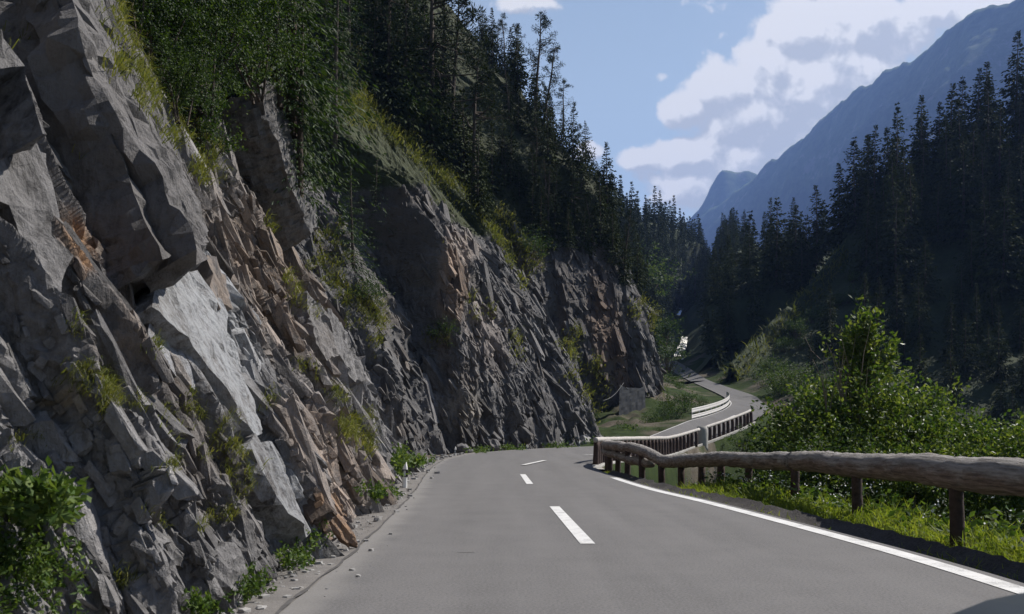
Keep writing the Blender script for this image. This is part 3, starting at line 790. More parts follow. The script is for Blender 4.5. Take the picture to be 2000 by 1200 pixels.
    fine += .02*k*fbm(X3[:, 0]*8/k, X3[:, 1]*8/k, X3[:, 2]*8/k, 3, seed=seed+70)
    rub = rubble(P) if rubble is not None else .45+.45*fbm(P[..., 1]*.35/k, P[..., 2]*.45/k, P[..., 0]*.3/k, 3, seed=seed+99)
    P = P+nn*(fine*fine_amp).reshape(ns, nz)[..., None]*np.clip(rub, .12, 1.3)[..., None]
    V = P.reshape(-1, 3)
    moss = np.zeros(len(V)) if mossf is None else mossf(S, Z, d).ravel()
    stain_shade = paint(V, spots); tone = np.ones(len(V)); Fl = [grid_faces(ns, nz)]; Vl = [V]; nv_ = len(V)
    mi = int(ns/2); sN = np.stack([np.interp(S[:, nz//4], svals, nrm[:, c]) for c in (0, 1)], 1); sT = np.stack([-sN[:, 1], sN[:, 0]], 1)
    for (cnt, sd, sizef, keepf) in (blocks or []):
        BV, BF, BC, BT = blocks_on(P, sT, sN, cnt, sd, sizef, keepf, k)
        Vl.append(BV); Fl.append(BF+nv_); nv_ += len(BV); stain_shade = np.vstack([stain_shade, paint(BC, spots)]); tone = np.r_[tone, BT]; moss = np.r_[moss, np.zeros(len(BV))]
    for (PV, PF, col, al, tn_) in (plates or []):
        Vl.append(PV); Fl.append(PF+nv_); nv_ += len(PV); stain_shade = np.vstack([stain_shade, np.tile(np.array([*col, al]), (len(PV), 1))]); tone = np.r_[tone, np.full(len(PV), tn_)]; moss = np.r_[moss, np.zeros(len(PV))]
    V = np.concatenate(Vl)
    me = mesh_np(name, V, Fl, mat, False, attrs={'stain_shade': stain_shade, 'moss': moss, 'tone': tone})
    o = tag(link(name, me), label, 'cliff', kind='structure')
    register(label, V)
    return V

import bmesh
def hull_protos(n, seed, cuts=0):
    r = random.Random(seed); res = []
    for _ in range(n):
        bm = bmesh.new()
        for sx in (-1, 1):
            for sy in (-1, 1):
                for sz in (-1, 1):
                    bm.verts.new((sx*r.uniform(.55, 1), sy*r.uniform(.5, 1), sz*r.uniform(.7, 1)))
        for _k in range(5):
            p = [r.uniform(-.8, .8) for _ in range(3)]; a = r.randrange(3); p[a] = r.choice((-1, 1))*r.uniform(.85, 1.12); bm.verts.new(p)
        out = bmesh.ops.convex_hull(bm, input=bm.verts)
        junk = [e for e in set(out['geom_interior']+out['geom_unused']) if isinstance(e, bmesh.types.BMVert)]
        bmesh.ops.delete(bm, geom=junk, context='VERTS'); bmesh.ops.triangulate(bm, faces=bm.faces[:])
        if cuts:
            bmesh.ops.subdivide_edges(bm, edges=bm.edges[:], cuts=cuts, use_grid_fill=True); bmesh.ops.triangulate(bm, faces=bm.faces[:])
        bm.normal_update(); bm.verts.index_update()
        V = np.array([v.co[:] for v in bm.verts]); F = np.array([[v.index for v in f.verts] for f in bm.faces])
        if cuts:
            N = np.array([v.normal[:] for v in bm.verts]); o = r.uniform(0, 50)
            a = .20*facets3(V*np.array([2.2, 1.6, 2.2])+o, seed)+.09*facets3(V*np.array([5.5, 4.0, 5.5])+o, seed+1)+.03*fbm(V[:, 0]*6+o, V[:, 1]*5, V[:, 2]*6, 3, seed=seed)
            V = V+N*(a*(1 if cuts > 1 else .7))[:, None]
        res.append((V, F)); bm.free()
    return res
HULLS, HULLS_M, HULLS_L = hull_protos(36, 4), hull_protos(24, 5, 1), hull_protos(24, 6, 3)

def blocks_on(P, Tn, Nn, count, seed, size, keep, k):
    """fractured blocks half sunk in the face, aligned with its bedding"""
    r = np.random.default_rng(seed); ns, nz = P.shape[:2]
    I, J = r.integers(2, ns-2, count), r.integers(2, nz-2, count)
    c = P[I, J]; ok = r.random(count) < keep(c); I, J, c = I[ok], J[ok], c[ok]; m = len(I)
    s = Tn[I]; n0 = Nn[I]; n = norm(np.concatenate([n0*.87, np.full((m, 1), .49)], 1)); s3 = np.concatenate([s, np.zeros((m, 1))], 1); t = norm(np.cross(n, s3)); t = t*np.sign(t[:, 2:3])
    L, b, h = size(r, m, c)
    th = (.02+.42*r.random(m)**1.4)[:, None]; n1 = n*np.cos(th)+s3*np.sin(th); s1 = s3*np.cos(th)-n*np.sin(th)
    ph = (r.normal(size=m)*.26-.10)[:, None]; t2 = t*np.cos(ph)+s1*np.sin(ph); s2 = s1*np.cos(ph)-t*np.sin(ph)
    ps = (r.normal(size=m)*.17)[:, None]; t3 = t2*np.cos(ps)+n1*np.sin(ps); n3 = n1*np.cos(ps)-t2*np.sin(ps)
    c = c-n*(h*r.uniform(.14, .46, m))[:, None]
    Vs, Fs, cen, tone, off = [], [], [], [], 0
    HS = HULLS_L if np.median(L) > .75*k else HULLS_M if np.median(L) > .30*k else HULLS
    pid = r.integers(0, len(HS), m); tn = np.clip(1+.22*r.normal(size=m), .45, 1.6)
    for p in range(len(HS)):
        q = np.where(pid == p)[0]
        if not len(q): continue
        V, F = HS[p]
        W = c[q][:, None]+V[None, :, 0:1]*(s2[q]*b[q, None]*.5)[:, None]+V[None, :, 1:2]*(t3[q]*L[q, None]*.5)[:, None]+V[None, :, 2:3]*(n3[q]*h[q, None]*.5)[:, None]
        Vs.append(W.reshape(-1, 3)); Fs.append((F[None]+(np.arange(len(q))*len(V))[:, None, None]+off).reshape(-1, 3)); off += len(q)*len(V)
        cen.append(np.repeat(c[q], len(V), 0)); tone.append(np.repeat(tn[q], len(V)))
    return np.concatenate(Vs), np.concatenate(Fs), np.concatenate(cen), np.concatenate(tone)

def plate_geo(poly, th, seed, rough=.035, edge=.16):
    """thick slab of rock: front outline in 3-D, pushed back by th, surfaces broken up"""
    bm = bmesh.new(); P = np.array(poly); ctr = P.mean(0)
    # a ragged outline
    Q = []
    for i in range(len(P)):
        a, b2 = P[i], P[(i+1) % len(P)]; d = np.linalg.norm(b2-a); kx = max(1, int(d/.22))
        for j in range(kx): Q.append(a+(b2-a)*j/kx+(0 if j == 0 else 1)*np.random.default_rng(seed*997+i*31+j).normal(size=3)*.028)
    vs = [bm.verts.new(q) for q in Q]; f = bm.faces.new(vs); f.normal_update()
    n = Vector((.87, -.10, .48))
    ex = bmesh.ops.extrude_face_region(bm, geom=[f]); back = [e for e in ex['geom'] if isinstance(e, bmesh.types.BMVert)]
    bmesh.ops.translate(bm, verts=back, vec=-n*th)
    bmesh.ops.triangulate(bm, faces=bm.faces[:])
    for _ in range(7):
        es = [e for e in bm.edges if e.calc_length() > edge*1.5]
        if not es: break
        bmesh.ops.subdivide_edges(bm, edges=es, cuts=1, use_grid_fill=False); bmesh.ops.triangulate(bm, faces=[f for f in bm.faces if len(f.verts) > 3])
    bm.normal_update(); bm.verts.index_update()
    V = np.array([v.co[:] for v in bm.verts]); N = np.array([v.normal[:] for v in bm.verts]); F = np.array([[v.index for v in f.verts] for f in bm.faces]); bm.free()
    fd = np.array([-.42, .12, .9]); fd = fd/np.linalg.norm(fd); X = V-fd[None]*((V@fd)*.6)[:, None]
    dd = rough*(1.5*facets3(X/.5, seed)+1.0*facets3(X/.2+5, seed+1)+.5*facets3(X/.08+2, seed+2))
    return V+N*dd[:, None], F

def sgrid(s0, s1, n, dense, geo=True):
    """station values: geometric spacing, denser around the given stations"""
    b = np.geomspace(s0, s1, n) if geo else np.linspace(s0, s1, n)
    ex = [np.linspace(c-w, c+w, k) for (c, w, k) in dense]
    return np.unique(np.concatenate([b]+ex))

# near cliff: station = distance along the road
FOOT1 = [(-2.05, 0), (-2.1, 7), (-2.2, 11), (-2.42, 14.3), (-2.75, 20), (-3.1, 25), (-3.75, 32), (-4.9, 40), (-6.2, 47), (-8, 54)]
def run1(Z, S): return .5*Z+.0*S-.12*np.sin(np.clip(Z, 0, 3)*1.05)
def on_wall1(px, py, off=.0):
    """station and height where the sight line meets the unbroken near cliff"""
    u, v = (px-1000)/FPX, (HOR-py)/FPX; Y = np.linspace(2.2, 33, 4000)
    fx = np.interp(Y, [p[1] for p in FOOT1], [p[0] for p in FOOT1]); z = CAMH+v*Y
    g = u*Y-(fx-run1(z, Y)+off); w = np.where(g > 0)[0]; i = w[-1] if len(w) else 0; return Y[i], z[i]
def rib_eval(ribs, S, Z):
    """outward offset of the planned ribs without their wobble"""
    r = 0.0
    for (s0f, J, Ld, z0, z1, fade, wdt) in ribs:
        ds = S-(float(s0f(Z)) if callable(s0f) else s0f)
        if ds <= 0: continue
        flat = Ld < 6.5; zlo = z0+ds*(1.1 if flat else .9) if z0 > 0 else z0
        act = float(sst(np.float64(Z), zlo-fade, zlo+fade)*(1-sst(np.float64(Z), z1-(fade if z1 > 25 else .7*(z1-z0)), z1+fade)))
        r += (J(Z) if callable(J) else J)*act*(max(0, 1-ds/(Ld*1.7)) if flat else math.exp(-ds/Ld))
    return r
ribs1 = []
def pix_rib(pts, J, L, w=.09, fade=.26, top=None):
    q = []
    for p in pts:
        off = max(J, 0)
        for _ in range(6):
            st, z = on_wall1(*p, off=off); off = .5*off+.5*(max(J, 0)+float(rib_eval(ribs1, st, z)))
        q.append((z, st))
    q.sort(); zz = np.array([p[0] for p in q]); ss = np.array([p[1] for p in q])
    hi = (zz[-1] if pts[0][1] > 20 else 40) if top is None else top
    ribs1.append((lambda z: np.interp(z, zz, ss), J, L, zz[0], hi, fade, w))
ribs1 += [
    (lambda z: 26.2+.55*z, lambda z: -1.5-.18*z, 60, -1, 60, .5, .6),
    (lambda z: 30.5+.22*z, lambda z: 1.9-.05*z, 9.0, -1, 5.8, .7, .6),
    (lambda z: 38.0+.3*z, -2.2, 60, -1, 60, .5, 1.0),
]
def wp(px, py, off):
    """point in front of the unbroken near cliff by off metres on the sight line"""
    if off > 5: return PW(px, py, off)            # given as a depth instead
    Y, z = on_wall1(px, py, off); return PW(px, py, Y)
GREY, PALE, ORNG, BRWN, SHADE_BRWN = (.26, .25, .245), (.37, .38, .39), (.42, .24, .12), (.25, .18, .125), (.06, .046, .036)  # the last paints the shade of recesses into the dark brown rock
PL = [  # outline (px, py, metres in front), thickness, colour, strength, tone, roughness
    ([(95, -40, .75), (150, 120, .75), (200, 232, .75), (262, 372, .75), (322, 508, .75), (372, 500, .5), (320, 350, .5), (230, 190, .5), (170, 60, .5), (150, -40, .5)], 1.0, (.2, .185, .175), .5, .8, .06),
    ([(132, -40, .92), (152, 60, .92), (214, 190, .92), (308, 352, .92), (376, 490, .92), (380, 516, .85), (400, 470, .45), (350, 330, .22), (315, 215, .12), (250, 60, .08), (225, -40, .08)], .42, (.2, .185, .178), .6, .82, .06),
    ([(-60, 40, .9), (8, 72, .9), (44, 128, .9), (62, 185, .9), (82, 262, .9), (50, 235, .7), (10, 180, .7), (-60, 140, .7)], .9, GREY, .2, 1.0, .05),
    ([(-60, 240, .6), (0, 262, .6), (55, 300, .6), (88, 302, .55), (108, 420, .5), (133, 602, .45), (95, 575, .4), (60, 520, .4), (22, 400, .45), (-60, 370, .5)], .9, GREY, .2, 1.0, .06),
    ([(318, 506, .36), (346, 514, .34), (384, 532, .30), (428, 592, .26), (462, 690, .24), (512, 822, .24), (504, 853, .26), (468, 808, .32), (430, 742, .34), (394, 698, .34), (334, 636, .36), (298, 598, .38)], .7, PALE, .8, 1.0, .035),
    ([(296, 602, .30), (332, 640, .28), (394, 702, .26), (432, 748, .26), (446, 806, .24), (400, 775, .16), (340, 735, .16), (290, 690, .2)], .6, (.38, .385, .40), .9, 1.0, .025),
    ([(500, 848, .26), (542, 886, .22), (580, 960, .2), (614, 1034, .2), (602, 1052, .24), (566, 1004, .28), (520, 930, .3), (492, 880, .3)], .6, PALE, .6, .95, .04),
    ([(404, 500, .3), (440, 540, .26), (452, 600, .24), (430, 604, .3), (410, 560, .32)], .5, BRWN, .6, 1.0, .03),
    ([(600, 565, 18), (640, 610, 18.6), (664, 690, 18.8), (640, 706, 18), (612, 650, 17.6)], .9, GREY, .2, 1.0, .05),
    ([(640, 600, 20), (684, 660, 21), (712, 740, 21.5), (690, 745, 20.4), (660, 690, 20)], .9, GREY, .2, .9, .05),
    ([(505, 160, 20.6), (538, 166, 22), (574, 282, 22.5), (616, 384, 23), (626, 446, 23.4), (606, 456, 22.6), (588, 404, 22), (548, 300, 21.2), (522, 225, 20.7)], 2.3, GREY, .2, .8, .06)]
PLATES1 = []
for i_, (poly, th_, col_, al_, tn_, rg_) in enumerate(PL):
    pv, pf = plate_geo([wp(*p) for p in poly], th_, 600+i_, rg_, .10 if poly[0][1] > 400 else .13); PLATES1.append((pv, pf, col_, al_, tn_))
def in_smooth(px, py):
    """0 on the big clean slabs, 1 elsewhere"""
    def e(cx, cy_, rx, ry, ang):
        a = math.radians(ang); dx, dy = px-cx, py-cy_
        return np.exp(-(((dx*math.cos(a)+dy*math.sin(a))/rx)**2+((-dx*math.sin(a)+dy*math.cos(a))/ry)**2)**2)
    return 1-np.clip(e(405, 650, 50, 190, -24)+e(270, 300, 60, 300, -25)+e(180, 420, 70, 230, -25)+e(520, 310, 60, 150, -20), 0, 1)
def size_big(r, m, c):
    f = (c[:, 1]/11)**.8; q = r.random(m)**2; return f*(.55+1.6*q), f*(.16+.42*q*r.uniform(.5, 1.2, m)), f*(.18+.28*r.random(m))
def size_mid(r, m, c):
    f = (c[:, 1]/11)**.8; q = r.random(m)**2; return f*(.22+.6*q), f*(.08+.18*q), f*(.09+.14*r.random(m))
def size_small(r, m, c):
    f = (c[:, 1]/11)**.8; q = r.random(m)**2; return f*(.09+.24*q), f*(.05+.10*q), f*(.05+.07*r.random(m))
def keep1(w):
    def kf(c):
        px, py = proj(c); ok = (px > -60) & (px < 900) & (py > -80) & (py < 1260)
        rb = np.clip(.25+rubble1(c), .15, 1)
        return np.where(ok, in_smooth(px, py)*(rb if w else 1), 0.0)*(c[:, 2] < 9.5)
    return kf
BLOCKS1 = [(1000, 1, size_big, keep1(0)), (10500, 2, size_mid, keep1(1)), (46000, 3, size_small, keep1(1))]
def rubble1(P):
    px, py = proj(P); r = .42+.5*fbm(P[..., 1]*.5, P[..., 2]*.6, P[..., 0]*.5, 3, seed=199)
    def e(cx, cy_, rx, ry, ang):
        a = math.radians(ang); dx, dy = px-cx, py-cy_
        return np.exp(-(((dx*math.cos(a)+dy*math.sin(a))/rx)**2+((-dx*math.sin(a)+dy*math.cos(a))/ry)**2))
    r = r+.75*e(520, 600, 90, 260, -28)+.85*e(150, 1000, 260, 220, 0)+.5*e(640, 930, 70, 120, -25)
    return r-.9*e(410, 650, 55, 190, -22)-.7*e(270, 320, 45, 230, -25)-.6*e(200, 420, 70, 180, -25)-.5*e(520, 300, 60, 150, -20)
S1 = np.geomspace(2.6, 52, 1350)
Z1 = np.unique(np.r_[np.linspace(-.5, 7, 330), np.linspace(7, 30, 200)])
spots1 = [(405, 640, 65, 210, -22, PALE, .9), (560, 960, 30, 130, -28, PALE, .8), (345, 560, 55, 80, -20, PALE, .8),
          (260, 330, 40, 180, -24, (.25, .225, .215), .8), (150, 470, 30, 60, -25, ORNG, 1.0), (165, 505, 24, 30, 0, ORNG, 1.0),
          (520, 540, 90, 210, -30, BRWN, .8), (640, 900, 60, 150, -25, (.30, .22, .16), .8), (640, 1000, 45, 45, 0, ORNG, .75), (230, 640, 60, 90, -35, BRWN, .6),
          (120, 780, 60, 22, -10, (.36, .29, .2), .9), (150, 250, 60, 300, -22, SHADE_BRWN, .9), (270, 520, 50, 80, 0, SHADE_BRWN, .8), (285, 370, 34, 190, -24, SHADE_BRWN, .8), (200, 620, 50, 60, -30, SHADE_BRWN, .8), (60, 380, 40, 60, 0, BRWN, .5),
          (560, 300, 60, 110, -15, SHADE_BRWN, .45), (70, 880, 120, 120, 0, (.3, .29, .29), .5)]
def moss1(S, Z, d):
    top = sst(Z, 6.4, 8.0)*(1-sst(S, 17, 20))+sst(Z, 10.2, 12.5)*sst(S, 17, 20)
    lump = fbm(S*.6, Z*.9, None, 4, seed=91)
    return np.clip(top*.9+.35*sst(lump, .5, .9)*sst(-d, -.1, .25), 0, 1)
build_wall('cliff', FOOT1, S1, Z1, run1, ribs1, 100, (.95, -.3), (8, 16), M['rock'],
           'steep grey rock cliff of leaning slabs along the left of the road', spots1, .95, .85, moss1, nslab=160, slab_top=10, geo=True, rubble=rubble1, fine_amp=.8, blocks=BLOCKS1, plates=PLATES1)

# buttress behind, outside of the bend
FOOT2 = [(-7.4, 38), (-7.0, 46), (-6.2, 52), (-3.4, 57.2), (0.0, 63.8), (3.2, 70.2), (5.9, 75.0), (6.9, 78.5), (5.2, 84.0), (0, 91)]
def run2(Z, S):
    base = np.interp(Z, [-1, 0, 3, 12, 16, 30, 60], [-.3, 0, .9, 5.6, 8.8, 17, 34]); return base
ribs2 = [
    (lambda z: 19.5+.05*z, lambda z: np.interp(z, [0, 3, 8, 13, 17, 20, 24], [.4, 1.4, 3.6, 5.6, 5.4, 3.0, .6]), 13, -2, 60, .1, 1.0),
    (26.5, 1.0, 6, 1.0, 9, 1.0, .5), (31.5, .9, 5, -1, 7, 1.0, .5), (36.5, 1.1, 6, 1, 12, 1.0, .6), (14.0, 1.1, 6, 2, 14, 1.0, .8), (41.0, .8, 5, -1, 6, 1.0, .6)]
S2 = np.unique(np.r_[np.linspace(0, 62, 400), np.linspace(19, 22.2, 40)]); Z2 = np.unique(np.r_[np.linspace(-1, 20, 300), np.linspace(20, 58, 130)])
spots2 = [(885, 545, 26, 90, -4, (.30, .21, .15), .9), (870, 600, 18, 90, 0, (.28, .21, .165), .7), (900, 490, 28, 30, 0, (.34, .27, .22), .8), (940, 640, 40, 90, -20, (.3, .25, .22), .6),
          (800, 430, 80, 110, 0, SHADE_BRWN, .5), (900, 800, 40, 40, 0, (.3, .25, .19), .5)]
def size_wall(a, b):
    def f(r, m, c):
        q = r.random(m)**2; return a+b*q, .3*a+.28*b*q, .3*a+.18*b*r.random(m)
    return f
def keep_z(top, dark=()):
    def kf(c): return (c[:, 2] < top)*1.0*np.where((np.abs(proj(c)[0]-780) < 90) & (proj(c)[1] < 700), .45, 1)
    return kf
def moss2(S, Z, d):
    return np.clip(sst(Z, 15.5, 18.5)*.95+.3*sst(fbm(S*.3, Z*.4, None, 4, seed=92), .5, .9), 0, 1)
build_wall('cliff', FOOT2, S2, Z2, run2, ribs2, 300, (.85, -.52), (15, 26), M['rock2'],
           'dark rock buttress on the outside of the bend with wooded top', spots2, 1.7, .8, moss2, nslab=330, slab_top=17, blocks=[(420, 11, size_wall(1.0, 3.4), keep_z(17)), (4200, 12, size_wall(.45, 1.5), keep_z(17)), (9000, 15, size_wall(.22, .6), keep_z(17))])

# spur behind it, trees all over its crest
FOOT3 = [(-9, 92.5), (0, 96), (7.6, 99.2), (12.6, 101.6), (14.9, 105.5), (14.6, 112), (11.5, 122), (4, 137)]
def run3(Z, S): return np.interp(Z, [-1, 0, 6, 12, 18, 22, 30, 35, 46, 62], [0, 0, .05, .3, 1.4, 3.2, 6.4, 11.2, 20.5, 34])
ribs3 = [(23.5, 1.6, 8, 1, 20, 1.5, .8), (28.5, 1.4, 8, -1, 16, 1.5, .8), (15, 1.6, 8, 3, 22, 1.5, .8), (26, .9, 5, -1, 10, 1.5, .5)]
S3 = np.linspace(0, 74, 300); Z3 = np.unique(np.r_[np.linspace(-1, 24, 190), np.linspace(24, 62, 110)])
spots3 = [(1180, 640, 34, 130, -8, (.13, .075, .04), .8), (1215, 730, 22, 70, -10, (.15, .085, .045), .8), (1110, 560, 50, 80, 0, SHADE_BRWN, .5)]
def moss3(S, Z, d): return np.clip(sst(Z, 19, 24)*.95+.3*sst(fbm(S*.25, Z*.3, None, 4, seed=93), .4, .9), 0, 1)
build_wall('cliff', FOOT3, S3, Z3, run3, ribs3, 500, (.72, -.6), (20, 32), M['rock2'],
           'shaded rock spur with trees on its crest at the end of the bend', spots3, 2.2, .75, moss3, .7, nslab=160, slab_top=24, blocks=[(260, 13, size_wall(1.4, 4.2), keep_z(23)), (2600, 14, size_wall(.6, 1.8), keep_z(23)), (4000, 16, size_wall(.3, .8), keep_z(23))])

# ---------------------------------------------------------------- hillsides across the valley
def ruled(name, rows, na, nb, amp, seed, mat, label, fine=1.0, kind='structure', bump=None, attr=.8):
    """hillside spanned between spline rows (foot, ridge, back ...)"""
    R = [spline(r, na) for r in rows]; k = len(R)
    t = np.linspace(0, k-1, nb); i = np.minimum(t.astype(int), k-2); f = t-i
    P = np.stack([R[a]*(1-b)+R[a+1]*b for a, b in zip(i, f)], 1)
    s = 1.0/fine
    w = np.minimum(1, np.minimum(np.arange(nb)[None, :]/6.0, 1))
    P[..., 2] += w*amp*(fbm(P[..., 0]*.05*s, P[..., 1]*.05*s, P[..., 2]*.05*s, 6, seed=seed))
    P[..., 0] += w*amp*.6*fbm(P[..., 0]*.06*s+9, P[..., 1]*.06*s, P[..., 2]*.06*s, 5, seed=seed+5)
    if bump is not None: P = bump(P, t)
    me = mesh_np(name, P.reshape(-1, 3), grid_faces(na, nb), mat, True, attrs={'moss': np.full(na*nb, attr), 'stain_shade': np.zeros((na*nb, 4)), 'tone': np.ones(na*nb)})
    tag(link(name, me), label, 'hillside', kind=kind)
    def ev(a, b):
        fa, fb = np.clip(a, 0, 1)*(na-1), np.clip(b, 0, k-1)/(k-1)*(nb-1)
        return P[int(round(fa)), int(round(fb))].copy()
    register(label, P[:, :int(nb/(k-1))+2].reshape(-1, 3))
    return ev, P

def bump_rib(P, t):
    # grassy rib running down the slope to the far road
    px, py = proj(P)
    line = np.interp(px, [1380, 1420, 1500, 1560, 1610, 1650, 1700], [790, 748, 664, 606, 545, 492, 440])
    d = (py-line)                          # below the line: right of the rib
    g = np.exp(-(d/13.0)**2)*sst(px, 1385, 1430)*(1-sst(px, 1640, 1720))
    gully = np.exp(-((d+75)/60.0)**2)*sst(px, 1380, 1420)*(1-sst(px, 1640, 1720))
    P[..., 2] += 3.4*g-5.0*gully
    return P
EV_R, P_R = ruled('hillside', [[(30, 134, 9.2), (33, 127, 8.0), (40, 118, 3), (58, 104, -5), (80, 94, -10), (125, 86, -12)],
                               [(37, 178, 24), (43, 174, 28.5), (56, 170, 34), (73, 168, 46), (93, 166, 57.5), (135, 160, 82)],
                               [(48, 215, 10), (60, 205, 12), (76, 200, 20), (92, 198, 30), (112, 196, 40), (160, 190, 60)]],
                 150, 120, 2.2, 41, M['forest_floor'], 'dark wooded hillside across the valley', bump=bump_rib)
EV_B, P_B = ruled('hillside', [[(28, 150, 9.5), (33, 175, 13.5), (40, 215, 20), (47, 265, 28.5), (60, 340, 42), (76, 425, 56)],
                               [(64, 190, 30), (73, 215, 42), (80, 245, 49), (72, 290, 56), (84, 355, 73), (101, 435, 93)],
                               [(90, 200, 20), (100, 230, 28), (110, 260, 30), (120, 310, 36), (130, 370, 50), (150, 450, 70)]],
                 110, 80, 2.5, 43, M['forest_floor'], 'wooded slope behind the far road bend')
EV_L, P_L = ruled('hillside', [[(14, 120, 3), (22, 150, 9), (33, 215, 20), (43, 268, 28.5), (57, 340, 42), (73, 425, 56)],
                               [(-20, 160, 52), (2, 200, 60), (23, 250, 63), (43, 310, 71), (66, 370, 78), (92, 440, 86)],
                               [(-60, 190, 40), (-40, 230, 40), (-10, 300, 40), (10, 360, 45), (30, 420, 50), (60, 490, 60)]],
                 120, 80, 2.5, 47, M['forest_floor'], 'distant forested slope closing the valley on the left')
# slope on the left above and behind the cliffs, so that the mountain carries on
def left_mountain():
    xs, ys = np.linspace(-160, -14, 60), np.linspace(-40, 130, 60)
    X, Y = np.meshgrid(xs, ys, indexing='ij')
    Z = 18+(-14-X)*1.25+4*fbm(X*.04, Y*.04, None, 5, seed=51)-np.maximum(Y-70, 0)*.3
    me = mesh_np('hillside', np.stack([X, Y, Z], -1).reshape(-1, 3), grid_faces(60, 60), M['forest_floor'], True, attrs={'moss': np.full(3600, .8), 'stain_shade': np.zeros((3600, 4)), 'tone': np.ones(3600)})
    tag(link('hillside', me), 'steep wooded mountainside above the cliff', 'hillside', kind='structure')
left_mountain()

# ---------------------------------------------------------------- far mountains
def mat_mountain():
    m, T, out = new_mat('mountain'); g = T.n('ShaderNodeNewGeometry'); P = g.outputs['Position']
    n1 = T.noise(P, .0038, 8, .65); n2 = T.noise(P, .019, 8, .7)
    sep = T.n('ShaderNodeSeparateXYZ'); T.l(P, sep.inputs[0])
    hgt = T.math('DIVIDE', sep.outputs[2], 1600.0)
    sn = T.n('ShaderNodeSeparateXYZ'); T.l(g.outputs['Normal'], sn.inputs[0])
    forest = T.ramp(n2, [(.35, (.008, .013, .008)), (.65, (.026, .034, .018))])
    meadow = T.ramp(n2, [(.35, (.035, .055, .02)), (.65, (.085, .11, .045))])
    rock = T.ramp(n2, [(.35, (.05, .05, .05)), (.65, (.14, .135, .13))])
    f1 = T.sstep(T.math('ADD', hgt, T.math('MULTIPLY', T.math('SUBTRACT', n1, .5), .9)), .42, .62)
    f2 = T.sstep(T.math('ADD', n2, T.math('MULTIPLY', T.math('SUBTRACT', n1, .5), 1.2)), .58, .7)
    col = T.mix(f1, forest, meadow); col = T.mix(T.math('MULTIPLY', f2, T.math('ADD', .35, T.math('MULTIPLY', f1, .5))), col, rock)
    principled(T, out, col, .95, n2, 6.0, .05); return m
M['mountain'] = mat_mountain()

def mountain(label, sky, down, length, seed, amp, na=260, nb=120):
    """sky: skyline points (photo px, py, distance); down: horizontal direction of the visible flank"""
    top = spline([PW(*p) for p in sky], na)
    D = np.array(down, float); D /= np.linalg.norm(D)
    b = np.linspace(-.35, 1, nb)
    P = np.zeros((na, nb, 3))
    drop = (top[:, 2]+40)
    for j, t in enumerate(b):
        tt = abs(t)
        P[:, j, :2] = top[:, :2]+D[None, :]*(length*t)
        P[:, j, 2] = top[:, 2]-drop*(tt**.95)
    sc_ = 1.0/length
    u = np.arange(na)[:, None]/na*np.linalg.norm(top[-1]-top[0])*sc_; 
    w = np.clip(np.abs(b)/.30, 0.02, 1)[None, :]
    n = fbm(P[..., 0]*sc_*3.2, P[..., 1]*sc_*3.2, None, 7, .52, seed=seed, ridged=True)
    P[..., 2] += w*amp*np.minimum(n-1.25, 0)
    P[..., 2] += amp*.05*fbm(P[..., 0]*sc_*18, P[..., 1]*sc_*18, None, 4, seed=seed+3)
    me = mesh_np('mountain', P.reshape(-1, 3), grid_faces(na, nb), M['mountain'], True)
    tag(link('mountain', me), label, 'mountain', kind='structure')
mountain('tall blue hazy mountain ridge rising to the right', [(1330, 440, 4320), (1398, 402, 4160), (1480, 338, 3920), (1560, 270, 3648), (1640, 203, 3392), (1700, 158, 3200), (1765, 122, 3008),
         (1832, 74, 2816), (1885, 28, 2656), (1930, 4, 2560), (1985, -6, 2464), (2080, -60, 2320), (2250, -120, 2160)], (-.62, -.78), 1440, 61, 230)
mountain('pale distant rocky peak at the head of the valley', [(1300, 470, 4640), (1365, 402, 4576), (1392, 352, 4512), (1412, 328, 4480), (1440, 331, 4480), (1468, 330, 4480), (1500, 352, 4480), (1560, 420, 4640)],
         (-.2, -.98), 770, 67, 80, 120, 60)

# stream tumbling towards the far end of the road
def stream():
    Lp = [PW(1318, 716, 186), PW(1317, 704, 200), PW(1323, 690, 215), PW(1328, 680, 230), PW(1331, 667, 248)]
    Rp = [PW(1336, 716, 186), PW(1330, 704, 200), PW(1338, 690, 215), PW(1342, 680, 230), PW(1343, 667, 248)]
    a, b = spline(Lp, 80), spline(Rp, 80); f = np.linspace(0, 1, 10)
    V = a[:, None]*(1-f)[None, :, None]+b[:, None]*f[None, :, None]
    V[..., 2] += 1.1+.5*fbm(V[..., 0]*.8, V[..., 1]*.3, None, 4, seed=71)+.6*np.floor(np.arange(80)/9)[:, None]*.0
    me = mesh_np('stream', V.reshape(-1, 3), grid_faces(80, 10), M['water'], True)
    tag(link('stream', me), 'white water stream tumbling down at the end of the valley road', 'stream', kind='structure')
stream()
def valley_bed():
    ax = spline([(27, 140, 8.6), (29, 152, 9.9), (32.7, 186, 13.7), (36.5, 215, 18.6), (38.8, 230, 21.3), (45, 268, 27.6), (58.5, 340, 41.5), (75, 430, 55)], 120)
    o = np.linspace(-11, 11, 12); wd_ = (1+1.2*sst(ax[:, 1], 225, 280))[:, None]; V = np.stack([ax+wd_*np.array([x, 0, .02*abs(x)])+np.stack([0*ax[:, 0], 0*ax[:, 0], .25*abs(x)*sst(ax[:, 1], 225, 280)], 1) for x in o], 1); V[..., 2] += .35*fbm(V[..., 0]*.25, V[..., 1]*.25, None, 4, seed=73)
    n_ = V.shape[0]*V.shape[1]
    me = mesh_np('valley_bed', V.reshape(-1, 3), grid_faces(120, 12), M['forest_floor'], True, attrs={'moss': np.full(n_, .7), 'stain_shade': np.zeros((n_, 4)), 'tone': np.ones(n_)})
    tag(link('valley_bed', me), 'dark valley bottom around the stream beyond the road', 'ground', kind='structure')
valley_bed()

